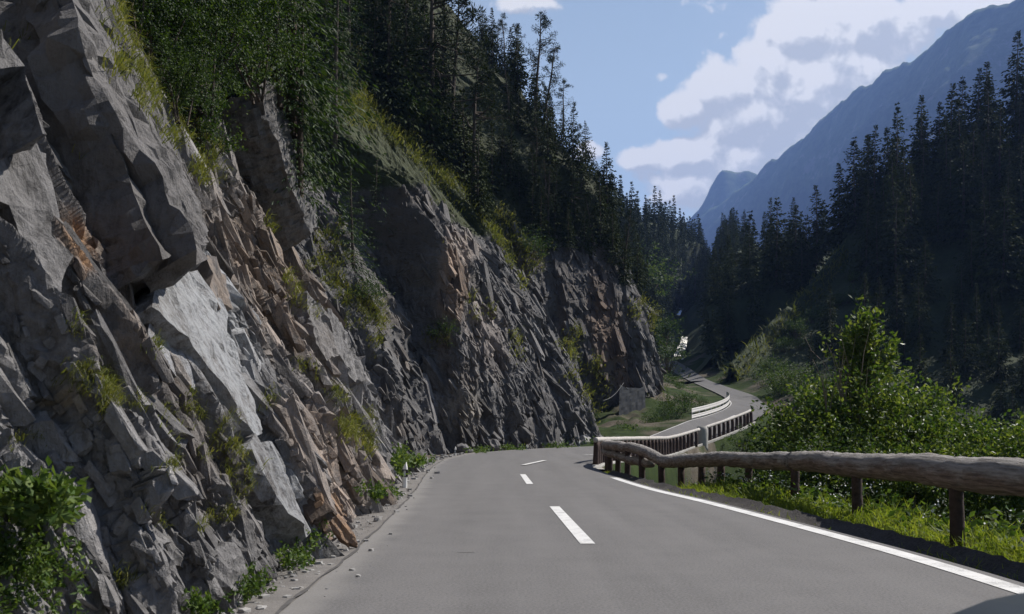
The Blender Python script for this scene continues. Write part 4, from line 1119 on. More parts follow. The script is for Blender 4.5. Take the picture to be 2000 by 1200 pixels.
# ---------------------------------------------------------------- rocks
def boulder_mesh(name, r, seed, mat, squash=.75):
    n, m_ = 22, 14
    th = np.linspace(0, 2*math.pi, n, endpoint=False); ph = np.linspace(.02, math.pi-.02, m_)
    T_, P_ = np.meshgrid(th, ph, indexing='ij')
    d = np.stack([np.cos(T_)*np.sin(P_), np.sin(T_)*np.sin(P_), np.cos(P_)], -1)
    f = 1+.35*fbm(d[..., 0]*1.4+seed, d[..., 1]*1.4, d[..., 2]*1.4, 4, seed=seed)
    V = d*f[..., None]*r; V[..., 2] *= squash
    g = grid_faces(n, m_); idx = np.arange(n*m_).reshape(n, m_); wrap = np.stack([idx[-1, :-1], idx[0, :-1], idx[0, 1:], idx[-1, 1:]], 1)
    return mesh_np(name, V.reshape(-1, 3), np.vstack([g, wrap]), mat, False, attrs={'moss': np.zeros(n*m_), 'stain_shade': np.zeros((n*m_, 4)), 'tone': np.ones(n*m_)})
def boulder(px, py, Y, r, seed, label, mat='rock', squash=.75, group=None):
    p = PW(px, py, Y); o = link('boulder', boulder_mesh('boulder', r, seed, M[mat], squash), loc=tuple(p)); o.rotation_euler[2] = seed*1.3
    tag(o, label, 'boulder', group)
boulder(1141, 866, 74, .62, 3, 'pale rounded boulder at the cliff foot beyond the bend', 'pale_stone', .9)
boulder(905, 880, 56, .5, 5, 'jagged grey boulder by the roadside guide post under the dark buttress', 'rock')
boulder(960, 872, 60, .55, 8, 'broad grey boulder lying at the foot of the buttress', 'rock')
boulder(1060, 870, 68, .5, 11, 'small grey boulder between grass tufts below the buttress', 'rock')
boulder(775, 937, 25.5, .34, 12, 'pale lump of rock beside the nearest white guide post', 'pale_stone')
for i_, (px_, py_, Y_, r_b) in enumerate([(1232, 856, 80, .5), (1262, 846, 84, .45), (1285, 838, 87, .6), (1205, 862, 77, .45), (1222, 866, 75, .35), (1300, 828, 90, .5), (1183, 868, 74, .4)]):
    boulder(px_, py_, Y_, r_b, 20+i_, 'grey block of rubble lying between the far road and the spur foot', 'rock2', .8, 'rubble blocks at the spur foot')
boulder(404, 1130, 6.9, .26, 14, 'pale blocky stone at the lower left cliff foot', 'rock', 1.0)

# ---------------------------------------------------------------- timber guard fence along the right
def rail_mesh(pts, rad, seed, n_per=7.0, seg=14, jit=.16):
    P = spline(pts, max(6, int(n_per*np.linalg.norm(np.diff(np.asarray(pts), axis=0), axis=1).sum())))
    P = P+np.stack([.02*vnoise(P[:, 1]*.8, P[:, 0], seed=seed), P[:, 1]*0, .025*vnoise(P[:, 1]*.9, P[:, 0]+4, seed=seed+1)], 1)
    r = rad*(1+.10*vnoise(P[:, 1]*.35+P[:, 0], P[:, 0]*.3, seed=seed+2))
    g = Geo(); g.tube(P, r, seg, True, jit, seed)
    V = np.concatenate(g.V)
    # sunlight painted in: weathered grey lightens toward the upper side of each log
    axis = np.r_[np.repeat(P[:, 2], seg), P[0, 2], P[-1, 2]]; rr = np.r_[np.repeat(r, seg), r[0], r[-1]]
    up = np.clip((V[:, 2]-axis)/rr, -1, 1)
    return g.mesh('rail', M['log'], True, attrs={'sunny_top': np.clip(.58+.62*up, 0, 1)})

def post_mesh(x, y, z0, z1, r, seed, mat='post'):
    g = Geo(); n = 6; zz = np.linspace(z0, z1, n)
    pts = np.stack([x+.012*np.sin(zz*3+seed), np.full(n, y), zz], 1)
    g.tube(pts, r*np.r_[1.06, 1.02, 1, .98, .97, .94], 10, True, .06, seed)
    return g.mesh('post', M[mat], True)

near_posts = [(5.3, 4.2), (5.34, 7.7), (5.28, 11.25), (5.40, 14.8), (5.45, 18.2), (5.3, 21.2), (5.2, 23.6), (5.0, 25.0), (4.62, 25.9), (4.2, 26.6), (3.85, 28.0), (3.72, 30.4), (3.66, 32.7), (3.62, 35.0), (3.75, 37.4)]
RAIL_DROP = .19
near_top = [(5.25, -1.5, 1.0), (5.28, 4.2, .99), (5.3, 7.7, .985), (5.28, 11.25, .985), (5.38, 14.8, .965), (5.42, 18.2, .92), (5.3, 21.2, .86), (5.18, 23.6, .80), (4.95, 25.0, .735), (4.6, 25.9, .68), (4.2, 26.6, .66)]
near_top2 = [(4.2, 26.6, .66), (4.02, 27.2, .80), (3.86, 28.0, .93), (3.74, 30.4, .96), (3.66, 32.7, .98), (3.6, 35.2, .985), (3.7, 37.4, 1.0), (4.1, 40.2, 1.0)]
fence = empty('timber_guardrail', (5.3, 11.25, 0))
tag(fence, 'thick weathered log rail on dark posts along the right road edge', 'fence')
def child(name, me, parent):
    o = link(name, me); o.parent = parent; o.matrix_parent_inverse = parent.matrix_world.inverted() if False else o.matrix_parent_inverse
    o.location = tuple(-np.array(parent.location)); return o
# the fence's origin is at a post; children keep world coordinates by an opposite offset
for i, (x, y) in enumerate(near_posts):
    gz = float(ground_z(np.array([x]), np.array([y]))[0])
    zt = float(np.interp(y, [p[1] for p in near_top+near_top2[1:]], [p[2] for p in near_top+near_top2[1:]]))
    child('post', post_mesh(x, y, min(gz, -.05)-.3, zt-.24, .085 if y < 22 else .10, i), fence)
near_top = [(x, y, z-RAIL_DROP) for x, y, z in near_top]; near_top2 = [(x, y, z-.15) for x, y, z in near_top2]; near_top2[0] = near_top[-1]
NT_ = spline(near_top, 200)
for i_, (y0_, y1_) in enumerate([(-1.6, 7.62), (7.66, 18.12), (18.16, 27.0)]):
    m_ = (NT_[:, 1] >= y0_) & (NT_[:, 1] <= y1_); q_ = NT_[m_][::4]; q_ = np.vstack([q_, NT_[m_][-1]])
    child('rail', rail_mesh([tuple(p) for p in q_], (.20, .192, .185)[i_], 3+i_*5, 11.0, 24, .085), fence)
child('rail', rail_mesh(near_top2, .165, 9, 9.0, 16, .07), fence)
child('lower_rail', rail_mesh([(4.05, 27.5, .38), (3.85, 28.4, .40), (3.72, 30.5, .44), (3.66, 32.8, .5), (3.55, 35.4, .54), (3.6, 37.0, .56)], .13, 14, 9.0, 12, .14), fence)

# far fence: row of posts with a pale rail, on a concrete retaining wall
def offset_right(tl, o):
    l = road_pt(tl, np.zeros_like(tl)); r = road_pt(tl, np.ones_like(tl)); d = norm((r-l)*np.array([1, 1, 0])); return r+d*np.asarray(o)[..., None] if np.ndim(o) else r+d*o
tl = np.linspace(9.6, 17.25, 300); FP = offset_right(tl, .22)
dl = np.r_[0, np.cumsum(np.linalg.norm(np.diff(FP, axis=0), axis=1))]
ffence = empty('post_fence', tuple(FP[150])); tag(ffence, 'close row of dark posts under a pale rail along the far bend', 'fence')
gap = 30.2
for s_ in np.arange(.5, dl[-1], .98):
    if abs(s_-gap) < .6: continue
    p = np.array([np.interp(s_, dl, FP[:, k]) for k in range(3)])
    child('post', post_mesh(p[0], p[1], p[2]-.35, p[2]+.93, .13, int(s_*10)), ffence)
topr = FP.copy(); topr[:, 2] += 1.0
def far_rail(i0, i1, seed):
    g = Geo(); P = topr[i0:i1:3]; g.tube(P, .115, 8, True, .08, seed); return g.mesh('rail', M['far_log'], True)
ig = int(np.searchsorted(dl, gap))
child('rail', far_rail(0, ig-4, 3), ffence); child('rail', far_rail(ig+4, 300, 5), ffence)
# pale end pillar between the two runs
g = Geo(); p = FP[ig]; zz = np.linspace(p[2]-.6, p[2]+1.15, 8)
g.tube(np.stack([np.full(8, p[0]), np.full(8, p[1]), zz], 1), .42*np.r_[1, 1, 1, 1, 1, 1, .97, .8], 14, True, .03, 2)
tag(link('concrete_pillar', g.mesh('concrete_pillar', M['concrete'], True)), 'pale round concrete pillar between the two runs of the post fence', 'pillar')
def retaining(t0, t1, depth, label, o0=.0):
    tl = np.linspace(t0, t1, 120); a = offset_right(tl, .34); b = offset_right(tl, .62)
    top = np.stack([a, b], 1); V = []
    zt = a[:, 2]-.06; prof = [(.02, 0.0), (.58, 0.0), (.62, -.05), (.60, -.20), (.46, -.22), (.50, -depth)]
    for (o, dz) in prof:
        q = offset_right(tl, o); q[:, 2] = zt+dz; V.append(q)
    V = np.stack(V, 1)
    me = mesh_np('retaining_wall', V.reshape(-1, 3), grid_faces(120, len(prof)), M['concrete'])
    tag(link('retaining_wall', me), label, 'retaining wall')
retaining(8.6, 14.95, 4.0, 'pale concrete retaining wall below the far row of posts')
retaining(15.05, 17.4, 3.4, 'short grey wall with ledge under the last posts of the far bend')

# metal guardrail at the inner side of the far bend
def guardrail():
    tl = np.linspace(16.2, 19.9, 150); l = road_pt(tl, np.zeros_like(tl)); r = road_pt(tl, np.ones_like(tl)); d = norm((r-l)*np.array([1, 1, 0]))
    P = l-d*.25; s = np.r_[0, np.cumsum(np.linalg.norm(np.diff(P, axis=0), axis=1))]
    root = empty('metal_guardrail', tuple(P[75])); tag(root, 'pale metal guardrail of two beams round the inner far bend', 'guardrail')
    for z0, z1, nm in ((.62, 1.02, 'beam'), (.08, .42, 'beam')):
        prof = [(0, z0), (.05, z0+(z1-z0)*.2), (.0, z0+(z1-z0)*.5), (.05, z0+(z1-z0)*.8), (0, z1), (-.03, z1), (-.03, z0)]
        V = np.stack([P+d*o+np.array([0, 0, z]) for o, z in prof], 1)
        child(nm, mesh_np(nm, V.reshape(-1, 3), grid_faces(150, len(prof)), M['steel'], False), root)
    for q in np.arange(.4, s[-1], 2.0):
        p = np.array([np.interp(q, s, P[:, k]) for k in range(3)]); g = Geo(); g.box((p[0]-.08, p[1], p[2]+.4), .1, .1, 1.2); child('post', g.mesh('post', M['steel']), root)
guardrail()

# ---------------------------------------------------------------- guide posts
def guide_post(px, py_base, Y, h, label, tilt=0.0):
    p = PW(px, py_base, Y); root = empty('guide_post', tuple(p)); root.rotation_euler = (0, tilt, 0)
    g = Geo(); n = 9; zz = np.linspace(-.25, h, n)
    sec = []
    for k, z in enumerate(zz):
        w = .062 if z < h-.03 else .03
        sec.append([(w*1.0*math.cos(a)*.95, w*.72*math.sin(a), z+(.045*math.cos(a) if k == n-1 else 0)) for a in np.linspace(0, 2*math.pi, 12, endpoint=False)])
    V = np.array(sec).reshape(-1, 3); Q = [(k*12+j, k*12+(j+1) % 12, (k+1)*12+(j+1) % 12, (k+1)*12+j) for k in range(n-1) for j in range(12)]
    g.add(V, Q+[], [((n-1)*12, (n-1)*12+j, (n-1)*12+j+1) for j in range(1, 11)])
    b = link('body', g.mesh('body', M['white'], True), root)
    g2 = Geo(); g2.box((0, 0, h-.22), .136, .098, .17); link('reflector_band', g2.mesh('reflector_band', M['black']), root)
    g3 = Geo(); g3.box((0, -.052, h-.22), .05, .008, .12); link('reflector', g3.mesh('reflector', M['lamp']), root)
    tag(root, label, 'guide post', 'white guide posts along the left road edge')
guide_post(790, 958, 22.0, .62, 'nearest white guide post with black band at the near cliff corner', .03)
guide_post(889, 897, 49, .62, 'white guide post standing under the dark cliff recess', 0)
guide_post(1031, 886, 60, .52, 'leaning white guide post below the middle of the buttress', -.18)
guide_post(1131, 878, 68, .55, 'farthest white guide post next to the pale rounded boulder', 0)

# masonry panel and cable at the spur
def masonry_panel():
    g = Geo(); nx, nz = 14, 20
    a, b = PW(1206, 838, 96), PW(1262, 838, 99); top = zof(1230, 752, 97)
    V = []
    for i in range(nx):
        f = i/(nx-1)
        for j in range(nz):
            h = j/(nz-1); z = a[2]-1+(top-a[2]+1)*h
            if j == nz-1: z -= .55*math.sin(f*math.pi)
            inset = .25*h*(.5-f)*1.6
            V.append((a[0]+(b[0]-a[0])*f+inset, a[1]+(b[1]-a[1])*f-.7+.45*h+.05*random.uniform(-1, 1), z))
    V = np.array(V); W = V+np.array([.2, 1.6, 0])
    n = len(V); Q = grid_faces(nx, nz)
    top_i = [i*nz+nz-1 for i in range(nx)]; side0 = list(range(nz)); side1 = [(nx-1)*nz+j for j in range(nz)]
    E = []
    for lst in (top_i, side0, side1):
        for p, q in zip(lst[:-1], lst[1:]): E.append((p, q, q+n, p+n))
    g.add(np.vstack([V, W]), np.vstack([Q, Q+n, np.array(E)]))
    tag(link('masonry_panel', g.mesh('masonry_panel', M['masonry'])), 'grey masonry panel set against the spur foot', 'masonry panel')
    c = Geo(); p0, p1 = PW(1178, 783, 82), PW(1218, 748, 94); f = np.linspace(0, 1, 12)[:, None]; P = p0*(1-f)+p1*f; P[:, 2] -= .35*np.sin(f[:, 0]*math.pi)
    c.tube(P, .02, 6); tag(link('steel_cable', c.mesh('steel_cable', M['cable'], True)), 'thin cable slung from the buttress to the masonry panel', 'cable')
masonry_panel()

# ---------------------------------------------------------------- trees
def rng_of(seed): return np.random.default_rng(seed)

def spruce_geo(h, R, seed, levels, per, leaf, bare=.04, droop=.35, ragged=.3, wr=1.0):
    r_ = rng_of(seed); tr, crn = Geo(), Geo()
    n = 9; zz = np.linspace(0, h*.97, n); bend = .012*h
    cx = bend*np.sin(zz/h*3+seed); cy_ = bend*np.cos(zz/h*2.3+seed)-bend*math.cos(seed)
    cx = cx-cx[0]
    tr.tube(np.stack([cx, cy_, zz], 1), np.linspace(.017*h, .002*h, n), 7, False)
    B, D, Ls, Ws = [], [], [], []
    side = 1+.25*r_.normal(size=8)
    for k in range(levels):
        f = bare+(1-bare)*((k+r_.uniform(0, .9))/levels); z = f*h
        env = (1-f)**.92*(1.0 if f > .12 else .7+.3*f/.12)
        nb = max(4, int(5+3.5*env+r_.uniform(0, 2)))
        for b in range(nb):
            ph = r_.uniform(0, 2*math.pi); rad = R*env*(1-ragged+ragged*1.6*r_.random())*side[int(ph/(2*math.pi)*8) % 8]
            rad = max(rad, .05*R)
            lf = leaf*(.45+.6*env); m = max(4, int(per*rad/lf))
            t = (np.arange(m)+r_.random(m))/m; t = .02+1.0*t
            dz = rad*(.22*(1-f)-.0) if False else 0
            slope = -droop*(1-f)*1.1+.45*f**2
            px = np.cos(ph)*rad*t; py = np.sin(ph)*rad*t; pz = z+rad*(slope*t+.16*t*t*(1-f))
            spread = (.10+.22*np.sin(np.clip(t, 0, 1)*math.pi))*rad
            lat = r_.uniform(-1, 1, m)*spread
            x0 = np.interp(z, zz, cx); y0 = np.interp(z, zz, cy_)
            B.append(np.stack([x0+px-np.sin(ph)*lat, y0+py+np.cos(ph)*lat, pz-np.abs(lat)*.25+r_.normal(size=m)*.05*leaf], 1))
            a = ph+lat/np.maximum(spread, 1e-3)*.9+r_.normal(size=m)*.2
            D.append(np.stack([np.cos(a), np.sin(a), slope-.35+r_.normal(size=m)*.25], 1))
            Ls.append(lf*r_.uniform(.7, 1.35, m)); Ws.append(wr*lf*r_.uniform(.34, .6, m))
    B.append(np.array([[cx[-1], cy_[-1], h*.93]]*6)+r_.normal(size=(6, 3))*.02*h*.3); D.append(np.array([[0, 0, 1.0]]*6)+r_.normal(size=(6, 3))*.35); Ls.append(np.full(6, leaf)); Ws.append(np.full(6, leaf*.3))
    leaves(crn, np.concatenate(B), np.concatenate(D), np.concatenate(Ls), np.concatenate(Ws), r_)
    return tr, crn

def limb(r_, p0, d0, L, n=6, wander=.25, up=.0):
    P = [np.array(p0, float)]; d = np.array(d0, float); d /= np.linalg.norm(d)
    for k in range(n-1):
        d = d+r_.normal(size=3)*wander/ n*2+np.array([0, 0, up/n]); d /= np.linalg.norm(d); P.append(P[-1]+d*L/(n-1))
    return np.array(P)

def clump(crn, r_, c, rad, flat, n, leaf, w=.3, upbias=.25):
    d = rand_unit(n, r_); q = r_.random(n)**.45
    P = c+d*q[:, None]*rad*np.array([1, 1, flat])
    D = d+np.array([0, 0, upbias])+rand_unit(n, r_)*.6
    leaves(crn, P, D, leaf*r_.uniform(.7, 1.3, n), leaf*w*r_.uniform(.8, 1.2, n), r_)

def pine_geo(h, seed, lean=(0, 0), crown0=.5, limbs=14, spread=.22, leaf=.28, dead=0, nleaf=70):
    r_ = rng_of(seed); tr, crn = Geo(), Geo(); n = 12; zz = np.linspace(0, 1, n)
    P = np.stack([lean[0]*h*zz**1.4+.02*h*np.sin(zz*5+seed)*zz, lean[1]*h*zz**1.4+.02*h*np.cos(zz*4+seed)*zz, h*zz], 1)
    tr.tube(P, np.linspace(.019*h, .004*h, n), 8, False, .1, seed)
    for k in range(limbs):
        f = crown0+(1-crown0)*(k+r_.random()*.8)/limbs; f = min(f, .99)
        p = np.array([np.interp(f, zz, P[:, c]) for c in range(3)]); ph = r_.uniform(0, 2*math.pi)
        L = h*spread*(1.15-(f-crown0)/(1-crown0)*.75)*r_.uniform(.6, 1.25)
        lb = limb(r_, p, (math.cos(ph), math.sin(ph), r_.uniform(-.1, .45)), L, 6, .5, .4)
        tr.tube(lb, np.linspace(.006*h, .0015*h, 6), 5, False)
        for q in range(3, 6):
            for _ in range(2):
                c = lb[q]+r_.normal(size=3)*L*.13
                clump(crn, r_, c, L*.24*r_.uniform(.7, 1.2), .5, nleaf//4, leaf, .2, .35)
    clump(crn, r_, P[-1], h*.05, .8, nleaf, leaf, .2, .4)
    for k in range(dead):
        f = r_.uniform(.25, .85); p = np.array([np.interp(f, zz, P[:, c]) for c in range(3)]); ph = r_.uniform(0, 2*math.pi)
        lb = limb(r_, p, (math.cos(ph), math.sin(ph), r_.uniform(-.5, .1)), h*r_.uniform(.08, .22), 5, .5, -.2); tr.tube(lb, np.linspace(.004*h, .001*h, 5), 4, False)
    return tr, crn

def shrub_geo(w, h, seed, clumps, leaf, per=26, stems=7, shell=.55, wl=.55, peaks=None, low=.12):
    """many-stemmed shrub or small broadleaf tree: leaves gathered in sprays"""
    r_ = rng_of(seed); tr, crn = Geo(), Geo(); tips = []
    for k in range(clumps):
        d = rand_unit(1, r_)[0]; d[2] = abs(d[2])*1.1-.15 if r_.random() > low else -abs(d[2])*.75
        q = shell+(1-shell)*r_.random()**.6 if r_.random() < .75 else r_.random()*.8
        bump = 1+.28*vnoise(np.array([d[0]*2.2+seed]), np.array([d[1]*2.2]), np.array([d[2]*2.2]), seed)[0]
        c = np.array([d[0]*w/2, d[1]*w/2, h*.42+d[2]*h*.52])*np.array([q*bump, q*bump, 1])
        c[2] = h*.42+(c[2]-h*.42)*q*bump
        if c[2] < .05*h: c[2] = .05*h+.1*h*r_.random()
        tips.append(c)
    for (x, y, z, rad, m) in (peaks or []):
        for _ in range(m): tips.append(np.array([x, y, z])+r_.normal(size=3)*np.array([rad*.6, rad*.6, rad]))
    for i, c in enumerate(tips):
        out = norm((c-np.array([0, 0, h*.25]))[None])[0]
        rad = leaf*r_.uniform(1.6, 3.2)
        n = int(per*r_.uniform(.6, 1.3))
        ax = norm((out+rand_unit(1, r_)[0]*.5)[None])[0]
        t = r_.uniform(-1, 1.4, n)
        P = c+ax*t[:, None]*rad*1.3+rand_unit(n, r_)*rad*.75*r_.random(n)[:, None]
        D = ax*.6+rand_unit(n, r_)*.9+np.array([0, 0, -.15])
        leaves(crn, P, D, leaf*r_.uniform(.65, 1.3, n), leaf*wl*r_.uniform(.75, 1.2, n), r_)
        if i < stems*6 and i % 2 == 0 or i >= clumps and i % 3 == 0:
            b = np.array([r_.normal()*w*.06, r_.normal()*w*.06, -.1*h]); mid = b*.5+c*.5+np.array([0, 0, .12*h])*r_.random()+r_.normal(size=3)*w*.03
            f = np.linspace(0, 1, 7)[:, None]; q = b*(1-f)**2+2*mid*f*(1-f)+c*f**2
            tr.tube(q, np.linspace(.013*h, .002*h, 7), 5, False)
    return tr, crn

def protos(kind, n, fn, crown_mat, bark='bark', trunk_name='trunk', crown_name='crown', joined=False):
    res = []
    for k in range(n):
        tr, crn = fn(k)
        if joined:
            g = Geo(); nq = 0
            V = np.concatenate(tr.V+crn.V); off = tr.n
            tq = [np.concatenate(tr.Q)] if tr.Q else []; cq = np.concatenate(crn.Q)+off
            F = np.vstack(tq+[cq]); mi = np.r_[np.zeros(sum(len(x) for x in tq), int), np.ones(len(cq), int)]
            res.append(mesh_np(kind, V, F, [M[bark], M[crown_mat]], False, midx=mi))
        else:
            res.append((tr.mesh(trunk_name, M[bark], True), crn.mesh(crown_name, M[crown_mat])))
    return res

def plant(name, pair, loc, scale=1.0, rz=0.0, label=None, cat=None, group=None, tn='trunk', cn='crown', tilt=(0, 0), sz=1.0):
    root = empty(name, tuple(loc)); root.rotation_euler = (tilt[0], tilt[1], rz); root.scale = (scale, scale, scale*sz)
    link(tn, pair[0], root); link(cn, pair[1], root)
    tag(root, label, cat, group); return root

def plant1(name, me, loc, scale, rz, label, cat, group, sz=1.0):
    o = link(name, me, loc=tuple(loc)); o.scale = (scale, scale, scale*sz); o.rotation_euler = (0, 0, rz)
    tag(o, label, cat, group); return o

SPR_MID = protos('spruce', 6, lambda k: spruce_geo(10, [2.5, 2.1, 2.8, 2.3, 2.6, 2.0][k], 200+k, 38, 2.7, .5, .03, .5, .42), 'spruce')
_unused = None and protos('spruce_tree', 4, lambda k: spruce_geo(10, [1.7, 1.45, 1.9, 1.55][k], 230+k, 24, 1.3, .75, .03, .4), 'spruce', joined=True)
SPR_NEAR = protos('spruce', 3, lambda k: spruce_geo(10, [2.1, 1.8, 2.3][k], 260+k, 36, 2.5, .23, .03, .6, .45, .6), 'spruce_near')
PINES = protos('pine', 4, lambda k: pine_geo(10, 300+k, ((.05, 0), (.16, 0), (-.04, .03), (.02, 0))[k], (.45, .42, .5, .38)[k], 15, .2, .3, (8, 4, 14, 10)[k]), 'pine')

def blue_noise(n, fn, dmin, seed, tries=30):
    r_ = rng_of(seed); pts = []
    for _ in range(n*tries):
        p = fn(r_)
        if p is None: continue
        if all((p[0]-q[0])**2+(p[1]-q[1])**2+.3*(p[2]-q[2])**2 > dmin**2 for q in pts): pts.append(p)
        if len(pts) >= n: break
    return pts

def right_forest():
    r_ = rng_of(5)
    # ridge line trees
    G1 = 'spruces on the dark hillside across the valley'
    def fn(r):
        a, b = .12+.80*r.random(), .06+1.0*r.random()**.8
        p = EV_R(a, b); px, py = proj(p)
        if px > 2120 or px < 1400: return None
        line = float(np.interp(px, [1380, 1420, 1500, 1560, 1610, 1650], [790, 748, 664, 606, 545, 492]))
        if 1400 < px < 1690 and -30 < py-line < 150: return None
        if (abs(px-1850)/70)**2+((py-530)/50)**2 < 1: return None
        if py > 590 and r.random() < .7: return None
        return p
    pts = blue_noise(118, fn, 3.5, 6)
    for p in pts:
        k = int(r_.integers(6)); s = r_.uniform(.85, 1.6)
        px, py = proj(p)
        if py > 600: s *= .6
        plant('spruce_tree', SPR_MID[k], p-np.array([0, 0, .4]), s, r_.uniform(0, 6.28), 'dark green spruce in the dense stand on the hillside right of the valley', 'spruce', G1, sz=r_.uniform(1.0, 1.25))
    # the tall ones that stand out against the mountain: px, tip py, base py, depth
    for i, (px, tip, base, Y, lab) in enumerate([(1984, 62, 250, 166, 'tallest narrow spruce on the ridge at the right picture edge'),
            (1857, 162, 380, 164, 'tall broad spruce on the ridge below the blue mountain'), (1880, 150, 330, 168, 'slim spruce just right of the tall broad ridge spruce'),
            (1672, 268, 470, 168, 'tall spruce on the ridge where the dark slope meets the blue mountain'), (1700, 262, 470, 170, 'narrow spruce second from the left on the high ridge'),
            (1737, 248, 430, 168, 'pointed spruce in the middle of the high ridge'), (1640, 320, 480, 171, 'shorter spruce left of the tall ridge pair'), (1594, 362, 520, 171, 'bushy spruce at the low end of the ridge'),
            (1515, 388, 570, 172, 'dark spruce alone in the notch of the valley'), (1460, 415, 600, 190, 'small spruce at the bottom of the valley notch'), (1800, 220, 400, 167, 'spruce on the ridge between two taller pointed ones'),
            (1926, 118, 300, 166, 'spruce next to the tallest one on the right ridge'), (1556, 400, 560, 171, 'low ragged spruce beside the notch spruce')]):
        b = PW(px, base, Y); h = (base-tip)/FPX*Y
        k = i % 6; plant('spruce_tree', SPR_MID[k], b, h/10, i*1.7, lab, 'spruce', sz=1.0)
    # slope behind the far bend
    def fb(r):
        p = EV_B(r.random(), .05+1.05*r.random()); px, py = proj(p)
        return p if 1320 < px < 1640 and not (px < 1385 and py > 605) else None
    for p in blue_noise(48, fb, 5.0, 8):
        plant('spruce_tree', SPR_MID[int(r_.integers(6))], p-np.array([0, 0, .4]), r_.uniform(.9, 1.5), r_.uniform(0, 6.28), 'dark spruce on the shaded slope behind the far road bend', 'spruce', 'spruces on the slope behind the far bend', sz=r_.uniform(1.0, 1.2))
    def fm(r):
        p = EV_B(r.random(), .02+1.0*r.random()) if r.random() < .6 else EV_R(.25*r.random(), .15+.9*r.random()); px, py = proj(p)
        line = float(np.interp(px, [1380, 1420, 1500, 1560, 1610, 1650], [790, 748, 664, 606, 545, 492]))
        return p if 1335 < px < 1660 and not (px < 1385 and py > 605) and py < line-45 else None
    g = Geo(); GV = [spruce_geo(10, [2.2, 1.9, 2.4, 2.0][k], 270+k, 28, 1.5, .65, .03, .5) for k in range(4)]
    def scatter(g, pts, lo, hi):
        for p in pts:
            tr, crn = GV[int(r_.integers(4))]; s = r_.uniform(lo, hi); a = r_.uniform(0, 6.28); ca, sa = math.cos(a), math.sin(a)
            for src in (tr, crn):
                V = np.concatenate(src.V)*s; V = np.stack([V[:, 0]*ca-V[:, 1]*sa, V[:, 0]*sa+V[:, 1]*ca, V[:, 2]*1.1], 1)+p-np.array([0, 0, .4])
                g.add(V, np.concatenate(src.Q))
    scatter(g, blue_noise(150, fm, 3.0, 12, 60), .7, 1.25)
    tag(link('forest', g.mesh('forest', M['spruce'])), 'dark spruce thicket filling the gully behind the far road bend', 'forest', kind='stuff')
    def fl(r):
        p = EV_L(.22+.78*r.random(), .03+1.05*r.random()); px, py = proj(p)
        return p if 1150 < px < 1440 else None
    g = Geo(); GV = [spruce_geo(10, [1.7, 1.45, 1.9, 1.55][k], 230+k, 22, 1.2, .8, .03, .4) for k in range(4)]
    for p in blue_noise(330, fl, 3.4, 9, 40):
        tr, crn = GV[int(r_.integers(4))]; s = r_.uniform(.7, 1.15); a = r_.uniform(0, 6.28); ca, sa = math.cos(a), math.sin(a)
        for src in (tr, crn):
            V = np.concatenate(src.V)*s; V = np.stack([V[:, 0]*ca-V[:, 1]*sa, V[:, 0]*sa+V[:, 1]*ca, V[:, 2]*1.15], 1)+p-np.array([0, 0, .4])
            g.add(V, np.concatenate(src.Q))
    tag(link('forest', g.mesh('forest', M['spruce'])), 'hazy dark spruce forest on the distant slope closing the valley', 'forest', kind='stuff')
right_forest()

LEAFY = protos('leafy', 3, lambda k: shrub_geo(5.2, [5.4, 6.2, 5.0][k], 400+k, 250, .14, 34, 2, .3, low=.42), 'leaf_tree')
SHRUB = protos('shrub', 4, lambda k: shrub_geo(2.2, [1.9, 2.2, 1.6, 1.8][k], 420+k, 70, .11, 26, 6, .45), 'leaf_dark')

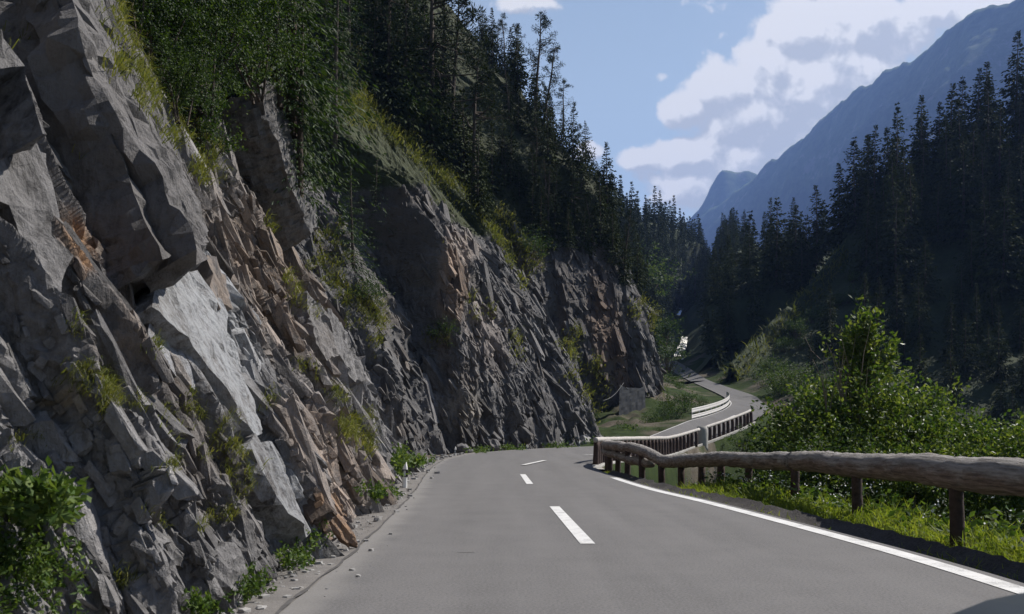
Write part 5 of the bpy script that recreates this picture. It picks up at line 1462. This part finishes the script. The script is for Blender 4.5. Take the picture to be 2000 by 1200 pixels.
def left_forest():
    r_ = rng_of(15)
    W1 = ['steep grey rock cliff of leaning slabs along the left of the road']; W2 = ['dark rock buttress on the outside of the bend with wooded top']; W3 = ['shaded rock spur with trees on its crest at the end of the bend']
    # px, py of the base, height in px, kind, label
    L = [(585, 360, 470, SPR_NEAR[0], W1, 'spruce_tree', 'big drooping spruce with bright edges beside the first rock block', 'spruce'),
         (655, 300, 420, SPR_NEAR[1], W2, 'spruce_tree', 'tall spruce rising out of the picture left of the bare pine trunks', 'spruce'),
         (690, 560, 260, SPR_NEAR[2], W2, 'spruce_tree', 'bushy dark spruce in the recess between the two cliffs', 'spruce'),
         (735, 470, 180, SPR_NEAR[1], W2, 'spruce_tree', 'small dark spruce right of the bushy one in the recess', 'spruce'),
         (840, 300, 420, PINES[3], W2, 'pine_tree', 'pine with long bare trunk reaching the top edge above the buttress', 'pine'),
         (905, 290, 330, PINES[0], W2, 'pine_tree', 'pine standing behind the dead branched pine on the buttress', 'pine'),
         (930, 395, 300, PINES[2], W2, 'pine_tree', 'thin pine with pale dead branches at the right end of the grassy ledge', 'pine'),
         (880, 250, 300, PINES[2], W2, 'pine_tree', 'slender pine between the two bare trunks over the buttress', 'pine'),
         (790, 200, 330, SPR_NEAR[0], W2, 'spruce_tree', 'dark spruce above the grass ledge, left of the bare pine trunk', 'spruce')]
    for (px, py, hp, pr, W, nm, lab, cat) in L:
        p = surf(px, py, W); s = hp/FPX*p[1]/10
        plant(nm, pr, p-np.array([0, -.2, .3]), s, r_.uniform(0, 6.28), lab, cat)
    # trees on the crest of the spur, against the sky
    crest = [(1047, 215, 180, PINES[0], 'pine_tree', 'upright pine with open crown standing out against the sky', 'pine'),
             (1062, 250, 160, PINES[1], 'pine_tree', 'crooked pine leaning out to the right over the skyline', 'pine'),
             (1100, 262, 105, PINES[3], 'pine_tree', 'small pine lowest on the skyline', 'pine'),
             (1010, 170, 125, SPR_MID[0], 'spruce_tree', 'pointed spruce on the skyline left of the upright pine', 'spruce'),
             (985, 110, 80, PINES[2], 'pine_tree', 'short pine beside the skyline notch at the top', 'pine'),
             (1128, 305, 60, PINES[0], 'pine_tree', 'stunted pine where the skyline drops to the valley', 'pine')]
    for (px, py, hp, pr, nm, lab, cat) in crest:
        p = surf(px-6, py+6, W3); Y = min(max(p[1], 96), 112); b = PW(px, py, Y); s = hp/FPX*Y/10
        plant(nm, pr, b, s, 0.2 if cat == 'pine' else 1.0, lab, cat)
    # filler on the wooded tops: polygons sampled in the photograph, rooted on the slopes behind
    def fill(n, W, box, ok, hmin, hmax, kinds, nm, lab, cat, grp, seed, dmin):
        r = rng_of(seed); pts = []
        for _ in range(n*40):
            px, py = r.uniform(box[0], box[2]), r.uniform(box[1], box[3])
            if not ok(px, py): continue
            if any((px-a)**2+(py-b)**2 < dmin**2 for a, b in pts): continue
            p = surf(px, py, W)
            if p is None: continue
            qx, qy = proj(p)
            if p[1] < 17: continue
            if abs(qx-px) > 30 or abs(qy-py) > 30: continue
            pts.append((px, py))
            plant(nm, kinds[int(r.integers(len(kinds)))], p-np.array([0, -.1, .3]), r.uniform(hmin, hmax)/10, r.uniform(0, 6.28), lab, cat, grp, sz=r.uniform(.9, 1.25))
            if len(pts) >= n: break
    edge2 = lambda px: np.interp(px, [640, 720, 800, 870, 930, 1000, 1060], [180, 215, 265, 350, 395, 430, 470])
    fill(46, W2, (620, -240, 1060, 440), lambda x, y: y < edge2(x)-4, 6.0, 11, SPR_MID+SPR_NEAR[:2], 'spruce_tree', 'dark spruce in the crowded wood on top of the buttress', 'spruce', 'spruces on top of the buttress', 31, 42)
    fill(12, W2, (700, -120, 1000, 360), lambda x, y: y < edge2(x)-10, 7, 11, PINES, 'pine_tree', 'dark pine mixed into the wood on top of the buttress', 'pine', 'pines on top of the buttress', 32, 60)
    edge3 = lambda px: np.interp(px, [1000, 1060, 1130, 1200, 1250, 1300], [430, 480, 500, 520, 640, 740])
    sky3 = lambda px: np.interp(px, [955, 1000, 1050, 1100, 1150, 1200, 1250, 1300], [10, 110, 190, 250, 320, 400, 470, 600])
    fill(42, W3, (940, -60, 1300, 560), lambda x, y: y < edge3(x) and y > sky3(x)+20, 4.0, 7.5, SPR_MID, 'spruce_tree', 'dark spruce on the steep flank of the spur', 'spruce', 'spruces on the spur', 33, 30)
    fill(14, W3, (980, 60, 1260, 520), lambda x, y: y < edge3(x) and y > sky3(x)+15, 4, 6.5, PINES, 'pine_tree', 'scraggy pine on the steep flank of the spur', 'pine', 'pines on the spur', 34, 45)
    # leafy trees and shrubs above the near cliff
    for (px, py, Y, s, k, lab) in [(300, 40, 16.5, .42, 0, 'leafy tree with bright leaves just right of the cliff grass at the top'), (395, 95, 17.5, .46, 1, 'leafy tree overhanging the left end of the first rock block'),
                                (490, 70, 20, .50, 2, 'leafy tree growing on top of the first rock block next to the big drooping spruce'), (345, 150, 15.5, .30, 2, 'small leafy tree right behind the hanging shrub on the slab edge'), (420, 0, 19, .55, 0, 'leafy tree highest above the near cliff'), (250, -40, 15.0, .40, 1, 'leafy tree cut off by the top edge behind the cliff grass')]:
        plant('leafy_tree', LEAFY[k], PW(px, py, Y)-np.array([0, 0, 5.2*.42*s]), s, r_.uniform(0, 6.28), lab, 'tree')
    fill(24, W1, (180, -230, 640, 330), lambda x, y: y < np.interp(x, [180, 300, 420, 540, 640], [-40, 90, 120, 120, 300]), 5.5, 10, SPR_NEAR, 'spruce_tree', 'dark spruce in the wood above the near cliff', 'spruce', 'spruces above the near cliff', 35, 50)
    for (px, py, s, k, lab) in [(365, 245, .62, 0, 'green shrub clinging to the slab edge below the leafy trees'), (395, 300, .5, 1, 'low shrub under the slab edge shrub'), (715, 590, .6, 2, 'dark shrub below the bushy spruce in the recess'),
                                (1042, 500, .55, 3, 'bright young shrub on the right edge of the buttress'), (800, 250, .9, 0, 'pale green shrub on the grassy ledge of the buttress'), (850, 285, .8, 2, 'pale green shrub lower on the grassy ledge'),
                                (870, 670, .5, 1, 'little shrub rooted halfway up the buttress face'), (1262, 590, 1.0, 3, 'shrub hanging off the right side of the spur')]:
        p = surf(px, py); plant('shrub', SHRUB[k], p-np.array([0, 0, .25]), s*(p[1]/16 if p[1] < 30 else p[1]/34), r_.uniform(0, 6.28), lab, 'shrub', tn='stems', cn='foliage')
left_forest()

# ---------------------------------------------------------------- shrubs beyond the fence
def right_bushes():
    r_ = rng_of(44)
    def mk(px, py_top, Y, w_px, h_m, seed, clumps, leaf, label, mat='bush_leaf', peaks=None, per=26):
        top = PW(px, py_top, Y); w = w_px/FPX*Y; z0 = top[2]-h_m
        tr, crn = shrub_geo(w, h_m, seed, int(clumps*2.2), leaf, int(per*1.4), 3, .40, .55, peaks)
        root = empty('bush', (top[0], top[1], z0)); link('stems', tr.mesh('stems', M['bark_pale'], True), root); link('foliage', crn.mesh('foliage', M[mat]), root)
        tag(root, label, 'bush'); return root
    mk(1690, 725, 24, 340, 4.4, 1, 330, .14, 'biggest bush, rising to a tall leafy tip behind the log rail', peaks=[(-.05, 0, 4.7, .28, 22), (0.0, 0, 5.35, .22, 16), (.1, .1, 4.9, .3, 16), (-.55, 0, 4.75, .16, 9), (.55, 0, 4.5, .22, 8)])
    mk(1598, 752, 27, 240, 4.2, 2, 230, .15, 'rounded bush at the left end of the thicket beside the far fence', 'leaf_dark')
    mk(1840, 765, 22, 300, 3.6, 3, 260, .12, 'spreading bush right of the tall tipped one')
    mk(1965, 815, 21, 300, 3.0, 4, 230, .10, 'low bush at the right picture edge behind the log rail')
    mk(1620, 830, 22, 300, 2.6, 5, 200, .10, 'low bush directly behind the middle of the log rail', 'leaf_dark')
    mk(1800, 836, 20.5, 300, 2.4, 6, 210, .095, 'front bush between the tall tipped bush and the rail')
    mk(2120, 790, 20, 340, 3.2, 7, 160, .11, 'bush mostly outside the right picture edge')
    mk(1548, 822, 33, 140, 4.2, 8, 150, .14, 'dark bush growing below the last far posts', 'leaf_dark')
    # rusty twigs and bare stems in the big bush
    g = Geo()
    for k in range(14):
        b = PW(r_.uniform(1600, 1720), r_.uniform(790, 830), 23.5); L = limb(r_, b, (r_.uniform(-.6, .3), r_.uniform(-.3, .1), 1), r_.uniform(1.2, 2.2), 6, .4)
        g.tube(L, np.linspace(.014, .004, 6), 4, False)
    tag(link('dead_branches', g.mesh('dead_branches', M['bark_pale'], True)), 'pale bare twigs sticking out of the biggest bush', 'dead branches')
    # greenery on the bank between the two levels of the far road, and by the stream
    spots = [(1338, 782, 96, 1.1, 'dark shrub inside the loop of the far road, above the guardrail'), (1372, 795, 95, .7, 'small shrub right behind the metal guardrail'), (1318, 790, 92, 1.6, 'shrub at the left end of the metal guardrail'),
             (1318, 758, 118, 1.1, 'shrub on the bank under the upper road'), (1290, 845, 78, .55, 'bright low shrub where the far road passes the spur'), (1305, 690, 150, 2.6, 'dark shrub left of the white stream'), (1300, 740, 125, 2.0, 'shrub at the foot of the spur below the stream'),
             (1215, 846, 82, .9, 'shrub against the spur foot left of the masonry panel'), (1275, 828, 88, 1.3, 'dark shrub right of the masonry panel'), (1300, 815, 90, 1.3, 'shrub under the right corner of the spur'), (1252, 850, 80, .7, 'small shrub at the edge of the far road below the masonry panel'),
             (1510, 752, 118, 1.7, 'shrub right of the far bend where the bank begins'), (1525, 745, 108, 2.2, 'second shrub up the bank right of the far bend'), (1560, 752, 104, 2.2, 'shrub on the bank behind the thicket'), (1480, 742, 128, 1.4, 'shrub at the upper edge of the far road, right side'), (1600, 765, 100, 2.4, 'tall shrub on the bank showing above the thicket'), (1440, 733, 140, 1.2, 'shrub beside the upper road just below the grassy rib'), (1525, 775, 104, 1.5, 'shrub close to the end of the far post fence'),
             (1368, 782, 104, .7, 'round shrub in the inner corner of the far bend'), (1455, 858, 70, 1.0, 'shrub growing below the concrete pillar'), (1300, 640, 160, 2.6, 'tall shrub on the corner of the spur near the stream')]
    for i, (px, py, Y, s, lab) in enumerate(spots):
        p = PW(px, py, Y); plant('shrub', SHRUB[i % 4], p-np.array([0, 0, 1.0*s]), s, r_.uniform(0, 6.28), lab, 'shrub', tn='stems', cn='foliage')
    # undergrowth along the grassy rib and upper road edge
    rib = [(1425, 745), (1450, 718), (1480, 690), (1510, 660), (1540, 632), (1570, 602), (1600, 565), (1628, 528), (1650, 500)]
    W = ['dark wooded hillside across the valley']
    for i, (px, py) in enumerate(rib):
        for q in range(2):
            p = surf(px+r_.uniform(5, 60), py+r_.uniform(15, 70), W)
            if p is None: continue
            plant('shrub', SHRUB[(i+q) % 4], p-np.array([0, 0, .4]), r_.uniform(1.0, 1.9), r_.uniform(0, 6.28), 'dark shrub below the grassy rib on the far hillside', 'shrub', 'shrubs below the grassy rib', tn='stems', cn='foliage')
right_bushes()

# ---------------------------------------------------------------- grass and roadside plants
def verge():
    r_ = rng_of(77); g = Geo()
    n = 42000
    y = 4.5+30*r_.random(n)**1.7; t = np.interp(y, [p[1] for p in RROAD[2:12]], np.arange(2, 12)); r = road_pt(t, np.ones_like(t))
    off = .27+r_.gamma(1.5, 1.05, n); x = r[:, 0]+off
    keep = (off < 5.5) & (y < 35)
    dens = vnoise(x*1.1, y*.9, seed=70); keep &= (r_.random(n) < .62+.5*dens) | (off > 1.0)
    x, y, off = x[keep], y[keep], off[keep]; z = ground_z(x, y)
    b = np.stack([x, y, z-.02], 1); m = len(b)
    D = np.stack([r_.normal(size=m)*.45-.1, r_.normal(size=m)*.45, np.ones(m)], 1)
    hgt = (.08+.10*np.clip(off-.5, 0, 2))*r_.uniform(.6, 1.6, m)*(1+.5*dens[keep])
    blades(g, b, D, hgt+.05, r_.uniform(.006, .014, m)*(1+y/22), r_.uniform(.3, 1.3, m), r_)
    tag(link('grass', g.mesh('grass', M['grass'])), 'sunlit green grass on the verge between the gutter and the log rail', 'grass', kind='stuff')
    # broad-leaved weeds and white flowers among the grass
    g2, g3 = Geo(), Geo()
    for k in range(900):
        yy = 5+26*r_.random()**1.5; tt = float(np.interp(yy, [p[1] for p in RROAD[2:12]], np.arange(2, 12))); rr = road_pt(np.array([tt]), np.array([1.0]))[0]
        o = 1.1+r_.gamma(2.2, .8)
        if o > 5.5: continue
        c = np.array([rr[0]+o, yy, 0]); c[2] = ground_z(c[:1], c[1:2])[0]; hh = r_.uniform(.12, .5)
        m = int(r_.integers(6, 14)); P = c+np.stack([r_.normal(size=m)*.09, r_.normal(size=m)*.09, hh*r_.random(m)], 1)
        leaves(g2, P, np.stack([r_.normal(size=m), r_.normal(size=m), .4*r_.normal(size=m)+.35], 1), r_.uniform(.07, .16, m), r_.uniform(.04, .09, m), r_)
        if r_.random() < .28:
            m = int(r_.integers(4, 10)); P = c+np.array([0, 0, hh+.06])+r_.normal(size=(m, 3))*np.array([.05, .05, .03]); leaves(g3, P, rand_unit(m, r_)+np.array([0, 0, .5]), .035, .03, r_)
    tag(link('weeds', g2.mesh('weeds', M['leaf'])), 'broad leaved weeds growing thickly under and behind the log rail', 'weeds', kind='stuff')
    tag(link('wildflowers', g3.mesh('wildflowers', M['flower'])), 'tiny white wildflowers scattered in the verge weeds', 'wildflowers', kind='stuff')
verge()

def cliff_grass():
    """tufts on the ledges: ellipses in the photograph, rooted on the rock seen there"""
    r_ = rng_of(88)
    E = [(215, 60, 28, 60, 480, .34, 'upper left cliff edge'), (250, 125, 26, 45, 420, .34, ''), (290, 175, 24, 40, 320, .3, ''), (345, 225, 26, 40, 240, .28, ''), (385, 285, 30, 45, 340, .3, ''), (405, 325, 16, 30, 160, .28, ''),
         (505, 130, 34, 22, 300, .42, ''), (530, 145, 14, 24, 120, .4, ''), (640, 510, 16, 55, 260, .5, ''), (665, 560, 18, 40, 220, .5, ''), (715, 600, 34, 26, 300, .5, ''), (735, 630, 20, 26, 200, .5, ''),
         (740, 225, 40, 18, 360, .8, ''), (800, 265, 45, 22, 420, .8, ''), (845, 315, 26, 34, 360, .8, ''), (865, 350, 14, 26, 200, .7, ''), (980, 450, 18, 40, 240, .9, ''), (1010, 495, 22, 30, 240, .9, ''), (1040, 500, 18, 20, 160, .8, ''),
         (1110, 670, 14, 34, 160, .8, ''), (1150, 740, 16, 50, 220, .8, ''), (1180, 790, 14, 24, 120, .8, ''), (690, 835, 24, 34, 260, .42, ''), (715, 870, 14, 20, 90, .4, ''), (570, 565, 26, 24, 150, .26, ''), (605, 605, 16, 16, 60, .25, ''),
         (180, 745, 44, 26, 320, .13, ''), (215, 790, 20, 22, 120, .12, ''), (375, 780, 14, 26, 90, .14, ''), (445, 860, 30, 40, 240, .15, ''), (470, 930, 28, 44, 300, .16, ''), (620, 480, 12, 20, 60, .3, ''), (545, 440, 16, 14, 60, .3, ''),
         (330, 900, 24, 20, 90, .10, ''), (270, 790, 16, 12, 50, .1, ''), (1250, 600, 14, 30, 120, .9, ''), (1270, 630, 10, 20, 90, .8, ''), (150, 310, 14, 12, 30, .2, ''), (860, 665, 16, 10, 70, .6, ''), (240, 1140, 14, 16, 50, .12, ''), (25, 75, 16, 10, 50, .2, ''),
         (300, 690, 16, 22, 60, .13, ''), (350, 830, 16, 26, 70, .13, ''), (130, 640, 16, 12, 40, .12, ''), (60, 860, 22, 14, 50, .1, ''), (520, 780, 14, 22, 60, .18, ''), (590, 720, 16, 20, 60, .22, ''), (300, 1010, 14, 14, 40, .1, ''), (420, 1000, 16, 14, 50, .12, ''), (650, 780, 16, 20, 70, .3, ''), (940, 600, 14, 20, 60, .6, ''), (1010, 700, 14, 20, 60, .6, ''),
         (820, 190, 40, 40, 160, .8, ''), (760, 140, 30, 40, 120, .8, ''), (700, 215, 30, 20, 160, .8, '')]
    GG = {}
    for e, (cx, cy_, rx, ry, n, h, w) in enumerate(E):
        B = []
        cl = [(r_.normal()*rx*.75, r_.normal()*ry*.75) for _ in range(max(3, n//22))]
        for k in range(int(n*3.2)):
            a = cl[int(r_.integers(len(cl)))]
            p = surf(cx+a[0]+r_.normal()*5, cy_+a[1]+r_.normal()*5)
            if p is not None: B.append(p)
        B = np.array(B); med = np.median(B[:, 1]); B = B[np.abs(B[:, 1]-med) < .35*med]; m = len(B)
        sc_h = h
        where = 'near cliff' if med < 29 else 'buttress' if med < 85 else 'spur'; g = GG.setdefault(where, Geo())
        B = B+r_.normal(size=(m, 3))*np.array([.03, .06, .05])*(med/12)
        D = np.stack([.45+r_.normal(size=m)*.35, r_.normal(size=m)*.45-.15, .9+r_.normal(size=m)*.2], 1)
        blades(g, B, D, .62*sc_h*r_.uniform(.4, 1.4, m), .0010*med*r_.uniform(.5, 1.0, m), r_.uniform(.6, 1.8, m), r_)
    for where, g in GG.items():
        tag(link('ledge_grass', g.mesh('ledge_grass', M['cliff_grass'])), 'yellow green grass hanging from ledges of the '+where, 'grass', kind='stuff')
cliff_grass()

def roadside_plants():
    r_ = rng_of(99)
    S_ = [(25, 1115, 4.6, 120, 95, 330, .038, 'leafy bush filling the lower left corner at the cliff foot', 'bush'), (480, 1150, 7.2, 38, 34, 90, .045, 'leafy weed clump at the lower left road shoulder', 'weed clump'),
          (570, 1095, 8.9, 34, 20, 80, .05, 'weed clump at the foot of the pale slab', 'weed clump'), (612, 1060, 9.8, 15, 22, 45, .05, 'small weed clump against the orange stained rock foot', 'weed clump'), (385, 1190, 6.4, 36, 18, 60, .045, 'low weeds at the bottom picture edge beside the cliff', 'weed clump'),
          (735, 970, 19, 40, 14, 90, .09, 'grassy weed clump on the shoulder before the nearest guide post', 'weed clump'), (775, 908, 30, 16, 22, 90, .14, 'tall weeds behind the nearest guide post', 'weed clump'), (815, 905, 38, 24, 9, 60, .16, 'weeds at the road edge under the dark recess', 'weed clump'),
          (930, 884, 54, 26, 7, 50, .18, 'weeds between two boulders below the buttress', 'weed clump'), (1000, 880, 60, 28, 7, 60, .18, 'weeds beside the leaning guide post', 'weed clump'), (1085, 876, 66, 34, 7, 70, .18, 'weeds at the road edge left of the farthest guide post', 'weed clump'), (1160, 866, 72, 22, 7, 50, .18, 'weeds at the road edge right of the pale boulder', 'weed clump'),
          (1225, 842, 84, 26, 10, 50, .3, 'greenery at the foot of the masonry panel', 'weed clump'), (60, 985, 4.5, 70, 30, 160, .07, 'trailing plants above the lower left bush', 'weed clump')]
    for i, (px, py, Y, rx, ry, n, leaf, lab, cat) in enumerate(S_):
        g, st = Geo(), Geo()
        k = 0; B = []
        for _ in range(n):
            x, y = px+r_.normal()*rx*.52, py+r_.normal()*ry*.52
            if abs(x-px) > 1.7*rx or abs(y-py) > 1.5*ry: continue
            p = PW(x, y, Y*r_.uniform(.95, 1.06)); s = surf(x, y)
            if s is not None and s[1] < p[1]+.05*Y: p = s+np.array([.05, -.05, .02])*min(Y/6, 3)
            B.append(p)
        for p in B:
            m = int(r_.integers(5, 10)); ax = norm((np.array([.4, -.3, .8])+r_.normal(size=3)*.5)[None])[0]
            L = leaf*r_.uniform(.6, 1.5); t = r_.random(m)
            P = p+ax*t[:, None]*L+r_.normal(size=(m, 3))*leaf*.25
            leaves(g, P, ax*.4+rand_unit(m, r_)*.9, leaf*r_.uniform(.6, 1.2, m), leaf*r_.uniform(.35, .6, m), r_)
        o = empty('bush' if cat == 'bush' else 'weed_clump', tuple(np.mean(B, 0)))
        f = child('foliage', g.mesh('foliage', M['leaf']), o)
        if st.V: child('stems', st.mesh('stems', M['bark']), o)
        tag(o, lab, cat)
roadside_plants()

def grit():
    """stones and chips fallen from the cliff onto the shoulder"""
    r = np.random.default_rng(131); n = 1500; t = 1.6+8.2*r.random(n)**1.15; l = road_pt(t, np.zeros(n))
    o = np.minimum(.05+r.gamma(2.2, .16, n), .95)*(1+.5*sst(l[:, 1], 15, 24)); stray = r.random(n) < .06; o = np.where(stray, -r.random(n)**2*.35, o)
    sz = .007+.028*r.random(n)**5*(1+l[:, 1]/16); g = Geo(); pid = r.integers(0, len(HULLS), n)
    for i in range(n):
        V, F = HULLS[pid[i]]; a = r.uniform(0, 6.28); ca, sa = math.cos(a), math.sin(a)
        W = V*sz[i]*np.array([1, r.uniform(.6, 1.3), .6]); W = np.stack([W[:, 0]*ca-W[:, 1]*sa, W[:, 0]*sa+W[:, 1]*ca, W[:, 2]], 1)+np.array([l[i, 0]-o[i], l[i, 1], l[i, 2]+sz[i]*.25-.01*(o[i] > 0)])
        g.add(W, None, F)
    V = np.concatenate(g.V); me = g.mesh('gravel', M['pale_stone'])
    tag(link('gravel', me), 'grey chips and gravel fallen from the cliff along the road shoulder', 'gravel', kind='stuff')
grit()

# grass along the far rib, the verges and the bank inside the loop
def far_grass():
    r_ = rng_of(111)
    def patch(label, pts, W, n, h, jx, jy):
        g = Geo(); B = []
        for _ in range(n):
            k = r_.uniform(0, len(pts)-1); i = int(k); f = k-i
            x = pts[i][0]*(1-f)+pts[min(i+1, len(pts)-1)][0]*f+r_.normal()*jx; y = pts[i][1]*(1-f)+pts[min(i+1, len(pts)-1)][1]*f+r_.normal()*jy
            p = surf(x, y, W)
            if p is not None: B.append(p+r_.normal(size=3)*.25)
        B = np.array(B); m = len(B); D = np.stack([r_.normal(size=m)*.5, r_.normal(size=m)*.5, np.ones(m)], 1)
        blades(g, B, D, h*r_.uniform(.4, 1.3, m), h*.10, r_.uniform(.3, 1.2, m), r_)
        tag(link('grass', g.mesh('grass', M['cliff_grass'])), label, 'grass', kind='stuff')
    W2_ = ['dark rock buttress on the outside of the bend with wooded top']
    patch('yellow green grass covering the sloping top of the buttress', [(640, 160), (700, 190), (780, 230), (850, 300), (900, 370), (980, 420), (1040, 470)], W2_, 3600, .6, 22, 22)
    patch('darker grass in the open wood above the buttress', [(700, 60), (780, 120), (850, 190), (930, 280), (1000, 380)], W2_, 2600, .55, 40, 50)
    patch('rough dark grass on the bank inside the far bend', [(1290, 845), (1305, 810), (1325, 785), (1350, 770), (1385, 785)], None, 1400, .5, 22, 16)
    patch('bright grass along the rib descending the far hillside', [(1425, 742), (1460, 706), (1500, 664), (1560, 606), (1610, 545), (1648, 496)], ['dark wooded hillside across the valley'], 2600, 1.2, 5, 9)
far_grass()

# ---------------------------------------------------------------- the car whose wing shows at the lower right
def car():
    cx, y0 = 1.62, 2.12                        # centre line, front bumper
    root = empty('car', (cx, y0-2.1, 0)); tag(root, 'dark blue grey car whose rounded front wing pokes into the lower right corner', 'car')
    def loft(secs, e=3.2, n=28):
        th = np.linspace(0, 2*math.pi, n, endpoint=False); V = []
        for (y, hw, zb, zt, ex) in secs:
            c, s = np.cos(th), np.sin(th)
            x = np.sign(c)*np.abs(c)**(2/ex)*hw; z = (zb+zt)/2+np.sign(s)*np.abs(s)**(2/ex)*(zt-zb)/2
            V.append(np.stack([x, np.full(n, y), z], 1))
        V = np.concatenate(V); Q = [(k*n+j, k*n+(j+1) % n, (k+1)*n+(j+1) % n, (k+1)*n+j) for k in range(len(secs)-1) for j in range(n)]
        g = Geo(); g.add(V, Q); c0 = V[:n].mean(0); c1 = V[-n:].mean(0); m = len(V)
        T = [(m, (j+1) % n, j) for j in range(n)]+[(m+1, (len(secs)-1)*n+j, (len(secs)-1)*n+(j+1) % n) for j in range(n)]
        g2 = Geo(); g2.add(np.vstack([V, c0, c1]), Q, T); return g2
    Y = lambda d: 2.1-d
    body = loft([(Y(0), .62, .38, .76, 3), (Y(.08), .80, .30, .91, 3.2), (Y(.25), .90, .26, .97, 3.4), (Y(.7), .935, .24, 1.02, 3.6), (Y(1.3), .945, .24, 1.04, 3.8), (Y(2.2), .95, .24, 1.06, 4), (Y(3.3), .95, .24, 1.04, 4), (Y(4.1), .92, .28, 1.03, 3.6), (Y(4.35), .86, .34, .95, 3.4), (Y(4.45), .7, .42, .82, 3)])
    link('body', body.mesh('body', M['car'], True), root)
    cab = loft([(Y(1.15), .74, .95, 1.0, 3.4), (Y(1.9), .72, .95, 1.52, 3.6), (Y(2.4), .70, .95, 1.60, 3.8), (Y(3.5), .69, .95, 1.57, 3.8), (Y(4.15), .70, .95, 1.30, 3.6), (Y(4.3), .68, .95, 1.02, 3.4)])
    link('cabin_glass', cab.mesh('cabin_glass', M['glass'], True), root)
    roof = loft([(Y(1.95), .66, 1.51, 1.56, 3), (Y(2.4), .66, 1.585, 1.635, 3), (Y(3.5), .65, 1.555, 1.605, 3), (Y(3.9), .62, 1.44, 1.48, 3)])
    link('roof', roof.mesh('roof', M['car'], True), root)
    for sx in (-1, 1):
        for d in (.88, 3.5):
            w = Geo(); w.tube(np.array([[sx*.76, Y(d), .33], [sx*.80, Y(d), .33], [sx*.95, Y(d), .33], [sx*.965, Y(d), .33]]), [.31, .33, .33, .31], 24)
            wo = link('wheel', w.mesh('wheel', M['tyre'], True), root)
            r = Geo(); r.tube(np.array([[sx*.955, Y(d), .33], [sx*.972, Y(d), .33]]), [.21, .19], 20); link('rim', r.mesh('rim', M['steel'], True), wo)
        h = loft([(Y(.06), .10, .60, .70, 2.6), (Y(.14), .16, .58, .78, 2.8), (Y(.32), .14, .66, .82, 2.8)]); ho = link('headlight', h.mesh('headlight', M['lamp'], True), root); ho.location = (sx*.66, .03, 0)
        m_ = loft([(Y(1.42), .03, 1.0, 1.06, 3), (Y(1.5), .11, .98, 1.16, 3.2), (Y(1.62), .11, .99, 1.15, 3.2)]); mo = link('wing_mirror', m_.mesh('wing_mirror', M['car'], True), root); mo.location = (sx*1.02, -.6, 0)
car()

# ---------------------------------------------------------------- air
def haze():
    x0, x1, y0, y1, z0, z1 = -2400, 5200, -300, 5200, -26.5, 1340
    g = Geo(); g.box(((x0+x1)/2, (y0+y1)/2, (z0+z1)/2), x1-x0, y1-y0, z1-z0)
    m = bpy.data.materials.new('haze_air'); m.use_nodes = True; T = NT(m.node_tree); T.nt.nodes.clear(); out = T.n('ShaderNodeOutputMaterial')
    v = T.n('ShaderNodeVolumePrincipled'); v.inputs['Color'].default_value = (.28, .45, .95, 1); v.inputs['Density'].default_value = 1.2e-4; v.inputs['Anisotropy'].default_value = .3
    T.l(v.outputs[0], out.inputs['Volume'])
    tag(link('haze', g.mesh('haze', m)), 'thin blue haze filling the valley air', 'haze', kind='stuff')
haze()
